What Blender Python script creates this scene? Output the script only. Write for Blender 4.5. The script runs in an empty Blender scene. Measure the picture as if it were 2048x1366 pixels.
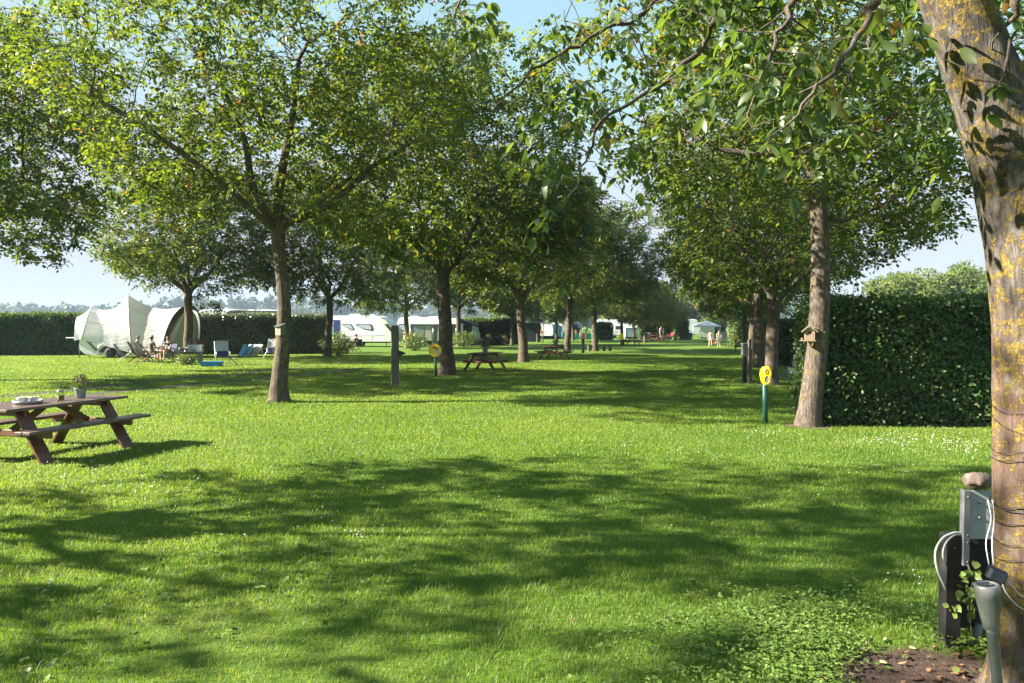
import bpy, math, random
import numpy as np
from mathutils import Vector, Matrix, noise as mnoise

S = bpy.context.scene
COL = S.collection
R = math.radians
# ---------------------------------------------------------------- camera
CAM_H, PITCH, FPX = 1.85, R(1.28), 26.0 / 36.0 * 2048.0
cam_d = bpy.data.cameras.new("camera"); cam = bpy.data.objects.new("camera", cam_d); COL.objects.link(cam)
cam.location = (0, 0, CAM_H); cam.rotation_euler = (R(90) - PITCH, 0, 0)
cam_d.lens, cam_d.sensor_width, cam_d.clip_start, cam_d.clip_end = 26.0, 36.0, 0.05, 6000.0
S.camera = cam
# ---------------------------------------------------------------- sky, sun, exposure
SUN_EL, SUN_AZ = R(29), R(-93)           # azimuth measured from +Y towards +X: the sun stands to the left, a little ahead
world = bpy.data.worlds.new("World"); S.world = world; world.use_nodes = True
wn = world.node_tree.nodes; wl = world.node_tree.links
bg = wn["Background"]; sky = wn.new("ShaderNodeTexSky"); sky.sky_type = 'NISHITA'
sky.sun_disc = False; sky.sun_elevation = SUN_EL; sky.sun_rotation = SUN_AZ
sky.air_density, sky.dust_density, sky.ozone_density, sky.altitude = 1.0, 0.35, 1.3, 0.0
sg = wn.new("ShaderNodeGamma"); sg.inputs[1].default_value = 0.43          # the photograph's flat, bright tone curve on the sky
sh_ = wn.new("ShaderNodeHueSaturation"); sh_.inputs["Saturation"].default_value = 1.5
st_ = wn.new("ShaderNodeMix"); st_.data_type = 'RGBA'; st_.blend_type = 'MULTIPLY'; st_.inputs[0].default_value = 1.0; st_.inputs[7].default_value = (.90, .97, 1.12, 1)
wl.new(sky.outputs[0], sg.inputs[0]); wl.new(sg.outputs[0], sh_.inputs["Color"]); wl.new(sh_.outputs[0], st_.inputs[6]); sc_ = wn.new("ShaderNodeMix"); sc_.data_type = 'RGBA'; sc_.blend_type = 'DARKEN'; sc_.inputs[0].default_value = 1.0; sc_.inputs[7].default_value = (1.14, 1.27, 1.44, 1)   # the low sky never burns out
wl.new(st_.outputs[2], sc_.inputs[6]); wl.new(sc_.outputs[2], bg.inputs[0]); bg.inputs[1].default_value = 0.13
sun_d = bpy.data.lights.new("sun", 'SUN'); sun = bpy.data.objects.new("sun", sun_d); COL.objects.link(sun)
sun_d.energy, sun_d.angle, sun_d.color = 4.8, R(0.53), (1.0, 0.93, 0.79)
to_sun = Vector((math.sin(SUN_AZ) * math.cos(SUN_EL), math.cos(SUN_AZ) * math.cos(SUN_EL), math.sin(SUN_EL)))
sun.rotation_euler = to_sun.to_track_quat('Z', 'Y').to_euler(); sun.location = (-30, 10, 40)
vs = S.view_settings; vs.view_transform = 'Standard'; vs.look = 'None'; vs.gamma = 1.0; vs.use_curve_mapping = False
vs.exposure = 2.36
S.cycles.max_bounces, S.cycles.diffuse_bounces, S.cycles.glossy_bounces = 8, 4, 2
S.cycles.transmission_bounces, S.cycles.transparent_max_bounces = 6, 6
S.cycles.caustics_reflective = S.cycles.caustics_refractive = False
S.cycles.sample_clamp_indirect = 6.0

# ---------------------------------------------------------------- helpers
def gp(px, py):
    """ground point seen at a pixel of the 2048 px photograph"""
    p = at(px, py, 1.0); k = CAM_H / (CAM_H - p.z)
    return Vector((p.x * k, p.y * k, 0))
def at(px, py, D):
    """world point at depth D (metres along +Y) on the ray of a pixel"""
    fx, fy = (px - 1024) / FPX, (683 - py) / FPX
    y = math.cos(PITCH) + fy * math.sin(PITCH); z = -math.sin(PITCH) + fy * math.cos(PITCH)
    return Vector((fx / y * D, D, CAM_H + z / y * D))
def tag(o, label=None, cat=None, group=None, kind=None):
    if label: o["label"] = label
    if cat: o["category"] = cat
    if group: o["group"] = group
    if kind: o["kind"] = kind
    return o
def empty(name, loc, rz=0, label=None, cat=None, group=None):
    o = bpy.data.objects.new(name, None); COL.objects.link(o); o.location = loc; o.rotation_euler = (0, 0, rz)
    o.empty_display_size = 0.2
    return tag(o, label, cat, group)
def copy_tree(o, parent=None):
    c = o.copy(); COL.objects.link(c); c.parent = parent
    for ch in list(o.children): copy_tree(ch, c)
    return c
def setmat(me, mats):
    for m in (mats if isinstance(mats, (list, tuple)) else [mats]): me.materials.append(m)
def mesh_np(name, V, F, mats, parent=None, attr=None, smooth=False, loc=None, midx=None):
    """V (n,3); F list of index arrays (m,k), k=3 or 4"""
    me = bpy.data.meshes.new(name)
    V = np.ascontiguousarray(V, dtype=np.float32)
    F = [np.asarray(f, dtype=np.int32) for f in (F if isinstance(F, list) else [F]) if len(f)]
    nl = sum(f.size for f in F); npoly = sum(len(f) for f in F)
    me.vertices.add(len(V)); me.vertices.foreach_set("co", V.ravel())
    me.loops.add(nl); me.loops.foreach_set("vertex_index", np.concatenate([f.ravel() for f in F]))
    tot = np.concatenate([np.full(len(f), f.shape[1], dtype=np.int32) for f in F])
    st = np.concatenate([[0], np.cumsum(tot)[:-1]]).astype(np.int32)
    me.polygons.add(npoly); me.polygons.foreach_set("loop_start", st); me.polygons.foreach_set("loop_total", tot)
    if midx is not None: me.polygons.foreach_set("material_index", np.asarray(midx, dtype=np.int32))
    if smooth: me.polygons.foreach_set("use_smooth", np.ones(npoly, dtype=bool))
    me.update(calc_edges=True)
    if attr is not None:
        a = me.attributes.new("tone", 'FLOAT', 'POINT'); a.data.foreach_set("value", np.ascontiguousarray(attr, dtype=np.float32))
    setmat(me, mats)
    o = bpy.data.objects.new(name, me); COL.objects.link(o)
    if parent is not None: o.parent = parent
    if loc is not None: o.location = loc
    return o
def smooth(pts, k=6):
    """Catmull-Rom curve through the points"""
    pts = [Vector(p) for p in pts]; q = [pts[0] * 2 - pts[1]] + pts + [pts[-1] * 2 - pts[-2]]; out = []
    for i in range(1, len(q) - 2):
        for j in range(k):
            t = j / k; out.append(.5 * ((2 * q[i]) + (q[i + 1] - q[i - 1]) * t + (2 * q[i - 1] - 5 * q[i] + 4 * q[i + 1] - q[i + 2]) * t * t + (3 * q[i] - q[i - 1] - 3 * q[i + 1] + q[i + 2]) * t ** 3))
    return out + [pts[-1]]
class MB:
    """collects solids and links them as one mesh object"""
    def __init__(s): s.v, s.f, s.m, s.sm = [], [], [], []
    def add(s, vs, fs, mi=0, smooth=False):
        b = len(s.v); s.v += [tuple(v) for v in vs]
        for f in fs: s.f.append(tuple(b + i for i in f)); s.m.append(mi); s.sm.append(smooth)
        return s
    def box(s, c, d, rot=None, mi=0, bev=0.0):
        hx, hy, hz = d[0] / 2, d[1] / 2, d[2] / 2; M = rot if rot is not None else Matrix.Identity(3); c = Vector(c)
        b = min(bev, hx * .9, hy * .9, hz * .9)
        if b <= 0:
            P = [M @ Vector((x * hx, y * hy, z * hz)) + c for z in (-1, 1) for x, y in ((-1, -1), (1, -1), (1, 1), (-1, 1))]
            return s.add(P, [(3, 2, 1, 0), (4, 5, 6, 7), (0, 1, 5, 4), (1, 2, 6, 5), (2, 3, 7, 6), (3, 0, 4, 7)], mi)
        rings = []
        for z, k in ((-hz, b), (-hz + b, 0), (hz - b, 0), (hz, b)):
            x, y = hx - k, hy - k; q = b if k == 0 else b * .6
            rings.append([(-x + q, -y, z), (x - q, -y, z), (x, -y + q, z), (x, y - q, z), (x - q, y, z), (-x + q, y, z), (-x, y - q, z), (-x, -y + q, z)])
        P = [M @ Vector(p) + c for r_ in rings for p in r_]
        F = [tuple(range(7, -1, -1)), tuple(range(24, 32))]
        for k in range(3):
            for i in range(8): j = (i + 1) % 8; F.append((k * 8 + i, k * 8 + j, k * 8 + 8 + j, k * 8 + 8 + i))
        return s.add(P, F, mi)
    def bar(s, a, b, w, h, up=(0, 0, 1), mi=0, bev=0.0):
        """a beam from a to b, w wide, h high"""
        a, b = Vector(a), Vector(b); X = (b - a); L = X.length; X.normalize(); U = Vector(up)
        Y = U.cross(X)
        if Y.length < 1e-4: Y = Vector((1, 0, 0)).cross(X)
        Y.normalize(); Z = X.cross(Y)
        return s.box((a + b) / 2, (L, w, h), Matrix((X, Y, Z)).transposed(), mi, bev)
    def tube(s, pts, rad, n=8, mi=0, cap=True, smooth=True):
        pts = [Vector(p) for p in pts]; k = len(pts); rad = rad if hasattr(rad, '__len__') else [rad] * k
        ref = Vector((0.31, 0.87, 0.38)).normalized(); rings = []
        for i, p in enumerate(pts):
            t = (pts[min(i + 1, k - 1)] - pts[max(i - 1, 0)]).normalized()
            u = ref - t * ref.dot(t)
            if u.length < 1e-3: u = t.orthogonal()
            u.normalize(); ref = u; w = t.cross(u)
            rings += [p + (u * math.cos(2 * math.pi * j / n) + w * math.sin(2 * math.pi * j / n)) * rad[i] for j in range(n)]
        F = [(i * n + j, i * n + (j + 1) % n, (i + 1) * n + (j + 1) % n, (i + 1) * n + j) for i in range(k - 1) for j in range(n)]
        if cap: F += [tuple(range(n - 1, -1, -1)), tuple(range((k - 1) * n, k * n))]
        return s.add(rings, F, mi, smooth)
    def lathe(s, prof, c=(0, 0, 0), n=16, mi=0, axis=None, smooth=True, cap=True):
        M = axis if axis is not None else Matrix.Identity(3); c = Vector(c)
        P = [M @ Vector((r_ * math.cos(2 * math.pi * j / n), r_ * math.sin(2 * math.pi * j / n), z)) + c for r_, z in prof for j in range(n)]
        k = len(prof)
        F = [(i * n + j, i * n + (j + 1) % n, (i + 1) * n + (j + 1) % n, (i + 1) * n + j) for i in range(k - 1) for j in range(n)]
        if cap: F += [tuple(range(n - 1, -1, -1)), tuple(range((k - 1) * n, k * n))]
        return s.add(P, F, mi, smooth)
    def prism(s, poly, o, ux, uy, t, mi=0):
        """polygon (2d) in the plane o + a*ux + b*uy, given thickness t along ux x uy (centred)"""
        o, ux, uy = Vector(o), Vector(ux), Vector(uy); nn = ux.cross(uy).normalized() * (t / 2); n = len(poly)
        P = [o + ux * a + uy * b + nn for a, b in poly] + [o + ux * a + uy * b - nn for a, b in poly]
        F = [tuple(range(n)), tuple(range(2 * n - 1, n - 1, -1))] + [(i, n + i, n + (i + 1) % n, (i + 1) % n) for i in range(n)]
        return s.add(P, F, mi)
    def ball(s, c, r, n=10, mi=0, sc=(1, 1, 1), rough=0.0, seed=0):
        c = Vector(c); P, F = [], []
        for i in range(n + 1):
            th = math.pi * i / n
            for j in range(n * 2):
                ph = math.pi * j / n; d = Vector((math.sin(th) * math.cos(ph), math.sin(th) * math.sin(ph), math.cos(th)))
                k = r * (1 + rough * mnoise.noise(d * 2.3 + Vector((seed * 7.1, 0, 0))))
                P.append(c + Vector((d.x * sc[0], d.y * sc[1], d.z * sc[2])) * k)
        m = n * 2
        for i in range(n):
            for j in range(m): F.append((i * m + j, (i + 1) * m + j, (i + 1) * m + (j + 1) % m, i * m + (j + 1) % m))
        return s.add(P, F, mi, True)
    def build(s, name, mats, parent=None, loc=None):
        me = bpy.data.meshes.new(name); me.from_pydata(s.v, [], s.f); setmat(me, mats)
        me.polygons.foreach_set("material_index", s.m); me.polygons.foreach_set("use_smooth", s.sm)
        me.validate(); me.update()
        o = bpy.data.objects.new(name, me); COL.objects.link(o)
        if parent is not None: o.parent = parent
        if loc is not None: o.location = loc
        return o

# ---------------------------------------------------------------- materials
class NT:
    def __init__(s, name):
        s.mat = bpy.data.materials.new(name); s.mat.use_nodes = True; s.t = s.mat.node_tree; s.t.nodes.clear()
        s.out = s.n("ShaderNodeOutputMaterial")
    def n(s, typ, **kw):
        nd = s.t.nodes.new(typ)
        for k, v in kw.items():
            if k[0] == '_': nd.inputs[k[1:].replace('_', ' ')].default_value = v
            else: setattr(nd, k, v)
        return nd
    def l(s, a, b): s.t.links.new(a, b)
    def coord(s, which="Object", scale=(1, 1, 1)):
        tc = s.n("ShaderNodeTexCoord"); mp = s.n("ShaderNodeMapping"); mp.inputs["Scale"].default_value = scale
        s.l(tc.outputs[which], mp.inputs[0]); return mp.outputs[0]
    def noise(s, vec, scale, detail=4, rough=0.55, dist=0.0):
        nd = s.n("ShaderNodeTexNoise"); s.l(vec, nd.inputs["Vector"])
        nd.inputs["Scale"].default_value = scale; nd.inputs["Detail"].default_value = detail
        nd.inputs["Roughness"].default_value = rough; nd.inputs["Distortion"].default_value = dist
        return nd.outputs["Fac"]
    def ramp(s, fac, stops):
        nd = s.n("ShaderNodeValToRGB"); cr = nd.color_ramp
        while len(cr.elements) < len(stops): cr.elements.new(0.5)
        for e, (p, c) in zip(cr.elements, stops):
            e.position = p; e.color = (*c, 1) if hasattr(c, '__len__') else (c, c, c, 1)
        s.l(fac, nd.inputs[0]); return nd.outputs[0]
    def mix(s, fac, a, b):
        nd = s.n("ShaderNodeMix", data_type='RGBA')
        for v, i in ((fac, 0), (a, 6), (b, 7)):
            if hasattr(v, 'is_linked') or hasattr(v, 'links'): s.l(v, nd.inputs[i])
            else: nd.inputs[i].default_value = v if i == 0 else (*v, 1)
        return nd.outputs[2]
    def math(s, op, a, b=0.0):
        nd = s.n("ShaderNodeMath", operation=op)
        for v, i in ((a, 0), (b, 1)):
            if hasattr(v, 'links'): s.l(v, nd.inputs[i])
            else: nd.inputs[i].default_value = v
        return nd.outputs[0]
    def bump(s, h, strength=0.5, dist=0.02):
        nd = s.n("ShaderNodeBump"); nd.inputs["Strength"].default_value = strength; nd.inputs["Distance"].default_value = dist
        s.l(h, nd.inputs["Height"]); return nd.outputs[0]
    def bsdf(s, col, rough=0.6, normal=None, metal=0.0, spec=0.5, **kw):
        b = s.n("ShaderNodeBsdfPrincipled")
        for v, nm in ((col, "Base Color"), (rough, "Roughness"), (metal, "Metallic"), (spec, "Specular IOR Level")):
            if hasattr(v, 'links'): s.l(v, b.inputs[nm])
            else: b.inputs[nm].default_value = (*v, 1) if nm == "Base Color" else v
        for k, v in kw.items(): b.inputs[k.replace('_', ' ')].default_value = v
        if normal is not None: s.l(normal, b.inputs["Normal"])
        return b.outputs[0]
    def done(s, sh): s.l(sh, s.out.inputs[0]); return s.mat
MATS = {}
def plain(name, col, rough=0.6, metal=0.0, var=0.15, scale=6.0, bump=0.0, spec=0.5, **kw):
    """a solid colour with mottling, a little wear and optional bump"""
    if name in MATS: return MATS[name]
    t = NT(name); co = t.coord()
    f = t.noise(co, scale, 5); c = t.ramp(f, [(0.3, tuple(x * (1 - var) for x in col)), (0.7, tuple(min(1, x * (1 + var)) for x in col))])
    nrm = t.bump(t.noise(co, scale * 6, 3), 0.3, bump) if bump else None
    r = t.math('ADD', t.math('MULTIPLY', t.noise(co, scale * 2.3, 3), 0.2), rough - 0.1)
    MATS[name] = t.done(t.bsdf(c, r, nrm, metal, spec, **kw)); return MATS[name]
def leaf_mat(name, stops, trans, tmix=0.45, rough=0.42, spec=0.4):
    t = NT(name); a = t.n("ShaderNodeAttribute", attribute_name="tone")
    c = t.ramp(a.outputs["Fac"], stops); tr = t.ramp(a.outputs["Fac"], trans)
    p = t.bsdf(c, rough, None, 0, spec); tb = t.n("ShaderNodeBsdfTranslucent"); t.l(tr, tb.inputs[0])
    mx = t.n("ShaderNodeMixShader"); mx.inputs[0].default_value = tmix; t.l(p, mx.inputs[1]); t.l(tb.outputs[0], mx.inputs[2])
    return t.done(mx.outputs[0])
M_WALNUT = leaf_mat("walnut_leaf", [(0.0, (.021, .040, .010)), (0.5, (.043, .073, .016)), (0.86, (.088, .122, .023)), (0.93, (.17, .15, .028)), (1.0, (.26, .12, .035))],
                    [(0.0, (.085, .14, .010)), (0.5, (.20, .275, .016)), (0.86, (.37, .42, .027)), (0.93, (.45, .38, .03)), (1.0, (.50, .22, .03))], 0.42)
M_NEAR = leaf_mat("near_walnut_leaf", [(0.0, (.034, .060, .020)), (0.5, (.060, .098, .027)), (0.88, (.095, .130, .034)), (0.95, (.17, .15, .03)), (1.0, (.22, .11, .035))],
                  [(0.0, (.08, .15, .016)), (0.5, (.17, .26, .022)), (0.88, (.30, .36, .034)), (1.0, (.45, .28, .03))], 0.42, 0.40, 0.45)
M_HEDGE = leaf_mat("hedge_leaf", [(0.0, (.022, .048, .016)), (0.5, (.058, .105, .030)), (0.8, (.10, .155, .045)), (0.95, (.14, .19, .07)), (1.0, (.15, .12, .05))],
                   [(0.0, (.07, .14, .015)), (0.6, (.16, .26, .02)), (1.0, (.28, .32, .03))], 0.30, 0.45, 0.35)
M_GLOSSY = leaf_mat("glossy_hedge_leaf", [(0.0, (.06, .08, .045)), (0.6, (.15, .185, .095)), (1.0, (.28, .31, .20))],
                   [(0.0, (.10, .14, .03)), (1.0, (.26, .28, .08))], 0.22, 0.28, 0.9)
M_BUSH = leaf_mat("bush_leaf", [(0.0, (.05, .085, .02)), (0.6, (.08, .13, .03)), (1.0, (.12, .16, .04))],
                  [(0.0, (.12, .20, .02)), (1.0, (.28, .34, .04))], 0.35, 0.4, 0.5)
M_FAR = leaf_mat("far_leaf", [(0.0, (.07, .11, .035)), (0.6, (.12, .165, .05)), (1.0, (.17, .20, .06))],
                 [(0.0, (.20, .28, .05)), (1.0, (.42, .46, .08))], 0.5, 0.55, 0.3)
M_GRASS = leaf_mat("grass_blade", [(0.0, (.068, .122, .015)), (0.5, (.125, .202, .025)), (0.85, (.195, .26, .040)), (1.0, (.30, .27, .10))],
                   [(0.0, (.15, .26, .014)), (0.5, (.28, .41, .022)), (0.85, (.40, .50, .035)), (1.0, (.45, .40, .12))], 0.42, 0.5, 0.35)
M_CLOVER = leaf_mat("clover_leaf", [(0.0, (.09, .15, .03)), (0.6, (.16, .24, .05)), (1.0, (.22, .28, .08))],
                    [(0.0, (.14, .26, .03)), (1.0, (.30, .42, .06))], 0.35, 0.5, 0.35)
def bark_mat(name, base_lo, base_hi, lichen=0.5, red=0.0):
    t = NT(name); co = t.coord(); stretch = t.coord("Object", (1, 1, 0.22))
    fis = t.noise(stretch, 26, 6, 0.65, 0.4); big = t.noise(co, 2.2, 4); fine = t.noise(stretch, 75, 3)
    c = t.ramp(fis, [(0.30, tuple(x * .45 for x in base_lo)), (0.48, base_lo), (0.66, base_hi)])
    if red > 0:
        sep = t.n("ShaderNodeSeparateXYZ"); t.l(t.coord(), sep.inputs[0])
        hz = t.ramp(t.math('ADD', sep.outputs[2], t.math('MULTIPLY', big, 0.7)), [(0.0, 0.25), (.30, 1.0)])
        low = t.ramp(t.math('MULTIPLY', t.math('ADD', sep.outputs[2], t.math('MULTIPLY', big, 0.9)), 0.30), [(0.18, 0.15), (0.32, 1.0), (0.60, 1.0), (0.72, 0.0)])
        c = t.mix(t.math('MULTIPLY', low, red), c, (.16, .085, .06))
    rings = t.noise(t.coord("Object", (0.6, 0.6, 9)), 3.0, 3)
    lich = t.math('ADD', t.math('ADD', t.math('MULTIPLY', t.noise(co, 24.0, 6, 0.7, 0.5), 0.52), t.math('MULTIPLY', t.noise(co, 3.5, 4, .6, .6), .30)), t.math('MULTIPLY', rings, 0.18))
    lm = t.ramp(lich, [(0.535 - 0.035 * lichen, 0.0), (0.575 - 0.035 * lichen, 1.0)])
    lm = t.math('MULTIPLY', lm, t.ramp(t.noise(co, 85, 5, .7), [(.36, .15), (.52, 1.0)]))
    lc = t.ramp(t.noise(co, 40, 4), [(0.3, (.15, .105, .028)), (0.7, (.34, .23, .045))])
    grey = t.ramp(t.noise(co, 7.5, 5), [(0.58, 0.0), (0.68, 1.0)])
    c = t.mix(t.math('MULTIPLY', grey, 0.45), c, (.22, .205, .185))
    c = t.mix(t.math('MULTIPLY', lm, min(1, .55 + lichen * .4)), c, lc)
    h = t.math('ADD', t.math('ADD', fis, t.math('MULTIPLY', fine, .3)), t.math('MULTIPLY', lm, 0.15))
    return t.done(t.bsdf(c, 0.85, t.bump(h, 0.9, 0.03), 0, 0.25))
M_BARK = bark_mat("walnut_bark", (.075, .058, .043), (.150, .120, .088), 0.15)
M_BARK_LICHEN = bark_mat("lichen_bark", (.085, .066, .056), (.175, .14, .12), 0.30)
M_BARK_NEAR = bark_mat("near_bark", (.066, .055, .049), (.165, .142, .126), 1.0, 0.45)
M_TWIG = plain("twig_bark", (.11, .085, .065), 0.8)
def wood_mat(name, lo, hi, rough=0.5, sc=1.0, axis=0):
    t = NT(name); s = [14 * sc] * 3; s[axis] = 0.8 * sc
    st = t.coord("Object", tuple(s)); f = t.noise(st, 2.5, 6, 0.6, 0.8); d = t.noise(t.coord(), 3, 4)
    c = t.ramp(f, [(0.30, lo), (0.68, hi)]); c = t.mix(t.math('MULTIPLY', d, 0.35), c, tuple(x * .5 for x in lo))
    return t.done(t.bsdf(c, t.math('ADD', t.math('MULTIPLY', d, .3), rough - .15), t.bump(f, .4, .004), 0, 0.5))
M_TABLE = wood_mat("stained_wood", (.075, .030, .016), (.20, .085, .042), 0.42, 1, 0)
M_TABLETOP = wood_mat("worn_tabletop_wood", (.085, .05, .042), (.19, .125, .105), 0.36, 1, 0)
M_POSTWOOD = wood_mat("weathered_wood", (.075, .062, .052), (.20, .17, .145), 0.8, 1, 2)
M_BIRDWOOD = wood_mat("birdhouse_wood", (.20, .14, .095), (.36, .26, .19), 0.8, 2, 2)
M_REDWOOD = wood_mat("chair_wood", (.14, .045, .022), (.28, .11, .06), 0.5, 1, 2)
# ---------------------------------------------------------------- tree growing (space colonisation in a crown envelope)
def colonise(P0, par0, A, step, di, dk, iters, rng, trop=(0, 0, 0.0)):
    n = len(P0); cap = 9000
    P = np.zeros((cap, 3)); P[:n] = P0; par = list(par0); nch = {}
    d2 = ((A[:, None, :] - P[None, :n, :]) ** 2).sum(2); near = d2.argmin(1); dist = np.sqrt(d2.min(1)); trop = np.array(trop)
    for it in range(iters):
        ok = dist < di
        if not ok.any(): break
        idx = near[ok]; dv = A[ok] - P[idx]; dv /= np.linalg.norm(dv, axis=1)[:, None] + 1e-9
        u, inv = np.unique(idx, return_inverse=True); sm = np.zeros((len(u), 3)); np.add.at(sm, inv, dv)
        sm /= np.linalg.norm(sm, axis=1)[:, None] + 1e-9; sm += trop + rng.normal(0, .16, sm.shape)
        sm /= np.linalg.norm(sm, axis=1)[:, None] + 1e-9; new = P[u] + sm * step; keep = []
        for k, (i, q) in enumerate(zip(u, new)):
            cs = nch.setdefault(int(i), [])
            if len(cs) > 3 or any(((q - c) ** 2).sum() < (.45 * step) ** 2 for c in cs): continue
            cs.append(q); keep.append(k)
        if not keep:
            A, near, dist = A[~ok], near[~ok], dist[~ok]
            if len(A) == 0: break
            continue
        if n + len(keep) > cap: break
        new = new[keep]; P[n:n + len(keep)] = new; par += [int(u[k]) for k in keep]
        dd = np.sqrt(((A[:, None, :] - new[None]) ** 2).sum(2)); m = dd.min(1); am = dd.argmin(1)
        b = m < dist; near[b] = n + am[b]; dist[b] = m[b]; n += len(keep)
        live = dist > dk; A, near, dist = A[live], near[live], dist[live]
        if len(A) == 0: break
    return P[:n].copy(), np.array(par)
def envelope(rng, blobs, n, shell=0.45):
    """attraction points inside ellipsoids (cx,cy,cz,rx,ry,rz,weight)"""
    w = np.array([b[6] for b in blobs], float); w /= w.sum(); out = []
    for b, k in zip(blobs, w):
        m = max(1, int(round(n * k))); d = rng.normal(size=(m, 3)); d /= np.linalg.norm(d, axis=1)[:, None]
        r = rng.random(m) ** shell; lump = 1 + 0.16 * np.sin(d[:, 0] * 5 + b[0] * 3) * np.cos(d[:, 1] * 4.3 + b[1]) + .10 * np.sin(d[:, 2] * 7 + d[:, 0] * 6)
        out.append(np.array(b[:3]) + d * (r * lump)[:, None] * np.array(b[3:6]))
    return np.concatenate(out)
def tube_tree(P, par, rad, seeds, sides_of):
    ch = [[] for _ in P]
    for i, p in enumerate(par):
        if p >= 0: ch[p].append(i)
    V, F, nv = [], [], 0
    stack = [(i, [i]) for i, p in enumerate(par) if p < 0]
    while stack:
        i, chain = stack.pop(); cur = i
        while ch[cur]:
            c = sorted(ch[cur], key=lambda k: -rad[k]); chain.append(c[0])
            for o in c[1:]: stack.append((o, [cur, o]))
            cur = c[0]
        if len(chain) < 2: continue
        pts = P[chain]; r = rad[chain].copy()
        if par[chain[0]] >= 0 or len(chain) > 1 and rad[chain[0]] > rad[chain[1]] * 1.6: r[0] = min(r[0], r[1] * 1.25)
        n = sides_of(r.max()); t = np.gradient(pts, axis=0); t /= np.linalg.norm(t, axis=1)[:, None] + 1e-9
        ref = np.array([.31, .87, .38]); ang = np.arange(n) * 2 * np.pi / n; ca, sa = np.cos(ang)[:, None], np.sin(ang)[:, None]
        for k in range(len(chain)):
            u = ref - t[k] * ref.dot(t[k]); u /= np.linalg.norm(u) + 1e-9; ref = u; w = np.cross(t[k], u)
            V.append(pts[k] + (ca * u + sa * w) * r[k])
        a = np.arange(n); b = (a + 1) % n
        for k in range(len(chain) - 1):
            o = nv + k * n; F.append(np.stack([o + a, o + b, o + n + b, o + n + a], 1))
        nv += n * len(chain)
    return np.concatenate(V), np.concatenate(F)
def leaflets(base, axis, normal, L, W, tone, rng, fine=False, curl=0.18):
    """one folded, drooping ovate face pair per row"""
    a = axis / (np.linalg.norm(axis, axis=1)[:, None] + 1e-9); s = np.cross(a, normal); s /= np.linalg.norm(s, axis=1)[:, None] + 1e-9
    nn = np.cross(s, a); L = L[:, None]; W = W[:, None]; m = len(base)
    if fine: prof = [(0.0, 0), (.16, .62), (.38, 1.0), (.62, .92), (.84, .5), (1.0, 0)]
    else: prof = [(0.0, 0), (.30, .95), (.68, .85), (1.0, 0)]
    cen = lambda t: base + a * (L * t) - nn * (L * curl * t * t)
    K = len(prof)
    if not fine:
        V = [cen(0)] + [cen(t) + s * (W * .5 * w) + nn * W * .10 * w for t, w in prof[1:-1]] + [cen(1)] + [cen(t) - s * (W * .5 * w) + nn * W * .10 * w for t, w in prof[-2:0:-1]]
        V = np.stack(V, 1); nvp = V.shape[1]; o = (np.arange(m) * nvp)[:, None]
        F = [np.concatenate([o + np.array([[0, 1, 2, 3]]), o + np.array([[0, 3, 4, 5]])])]
    else:
        V = [cen(0)]; q = []
        for t, w in prof[1:-1]: V += [cen(t) + s * (W * .5 * w) + nn * W * .10 * w, cen(t), cen(t) - s * (W * .5 * w) + nn * W * .10 * w]
        V.append(cen(1)); V = np.stack(V, 1); nvp = V.shape[1]; o = (np.arange(m) * nvp)[:, None]; last = nvp - 1; qs, ts = [], [[0, 1, 2], [0, 2, 3]]
        for k in range(K - 3):
            b = 1 + 3 * k; qs += [[b, b + 3, b + 4, b + 1], [b + 1, b + 4, b + 5, b + 2]]
        b = 1 + 3 * (K - 3); ts += [[b, last, b + 1], [b + 1, last, b + 2]]
        F = [np.concatenate([o + np.array([f]) for f in qs]), np.concatenate([o + np.array([f]) for f in ts])]
    return V.reshape(-1, 3), F, np.repeat(tone, nvp)
def compound(base, d, rng, n, rach, L, W, droop, fine=False, yellow=0.05, tone_shift=0.0):
    """walnut leaves: n leaflets along each rachis"""
    m = len(base); d = d / (np.linalg.norm(d, axis=1)[:, None] + 1e-9); up = np.tile([0., 0, 1], (m, 1))
    side = np.cross(d, up); side /= np.linalg.norm(side, axis=1)[:, None] + 1e-9
    t0 = np.clip(rng.beta(2.2, 2.6, m) * .86 + tone_shift, 0, .86); yl = rng.random(m) < yellow; t0[yl] = rng.uniform(.88, 1.0, yl.sum())
    B, A, Nn, T, LL = [], [], [], [], []
    for k in range(n):
        f = 0.30 + 0.70 * (k // 2 * 2) / max(1, n - 1); sg = 1 if k % 2 else -1; end = (k == n - 1)
        p = base + d * (rach * f) - up * (rach * droop * f * f)
        ax = (d * .9 if end else d * .45 + side * (sg * .85)) - up * (droop * .75) + rng.normal(0, .22, (m, 3))
        nm = up * 0.9 + d * .25 + rng.normal(0, .42, (m, 3))
        B.append(p); A.append(ax); Nn.append(nm); T.append(np.clip(t0 + rng.normal(0, .05, m), 0, 1)); LL.append(L * (0.7 + .3 * f) * rng.uniform(.75, 1.2, m))
    B, A, Nn, T, LL = map(np.concatenate, (B, A, Nn, T, LL))
    return leaflets(B, A, Nn, LL, LL * (W / L) * rng.uniform(.85, 1.15, len(LL)), T, rng, fine)
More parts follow.
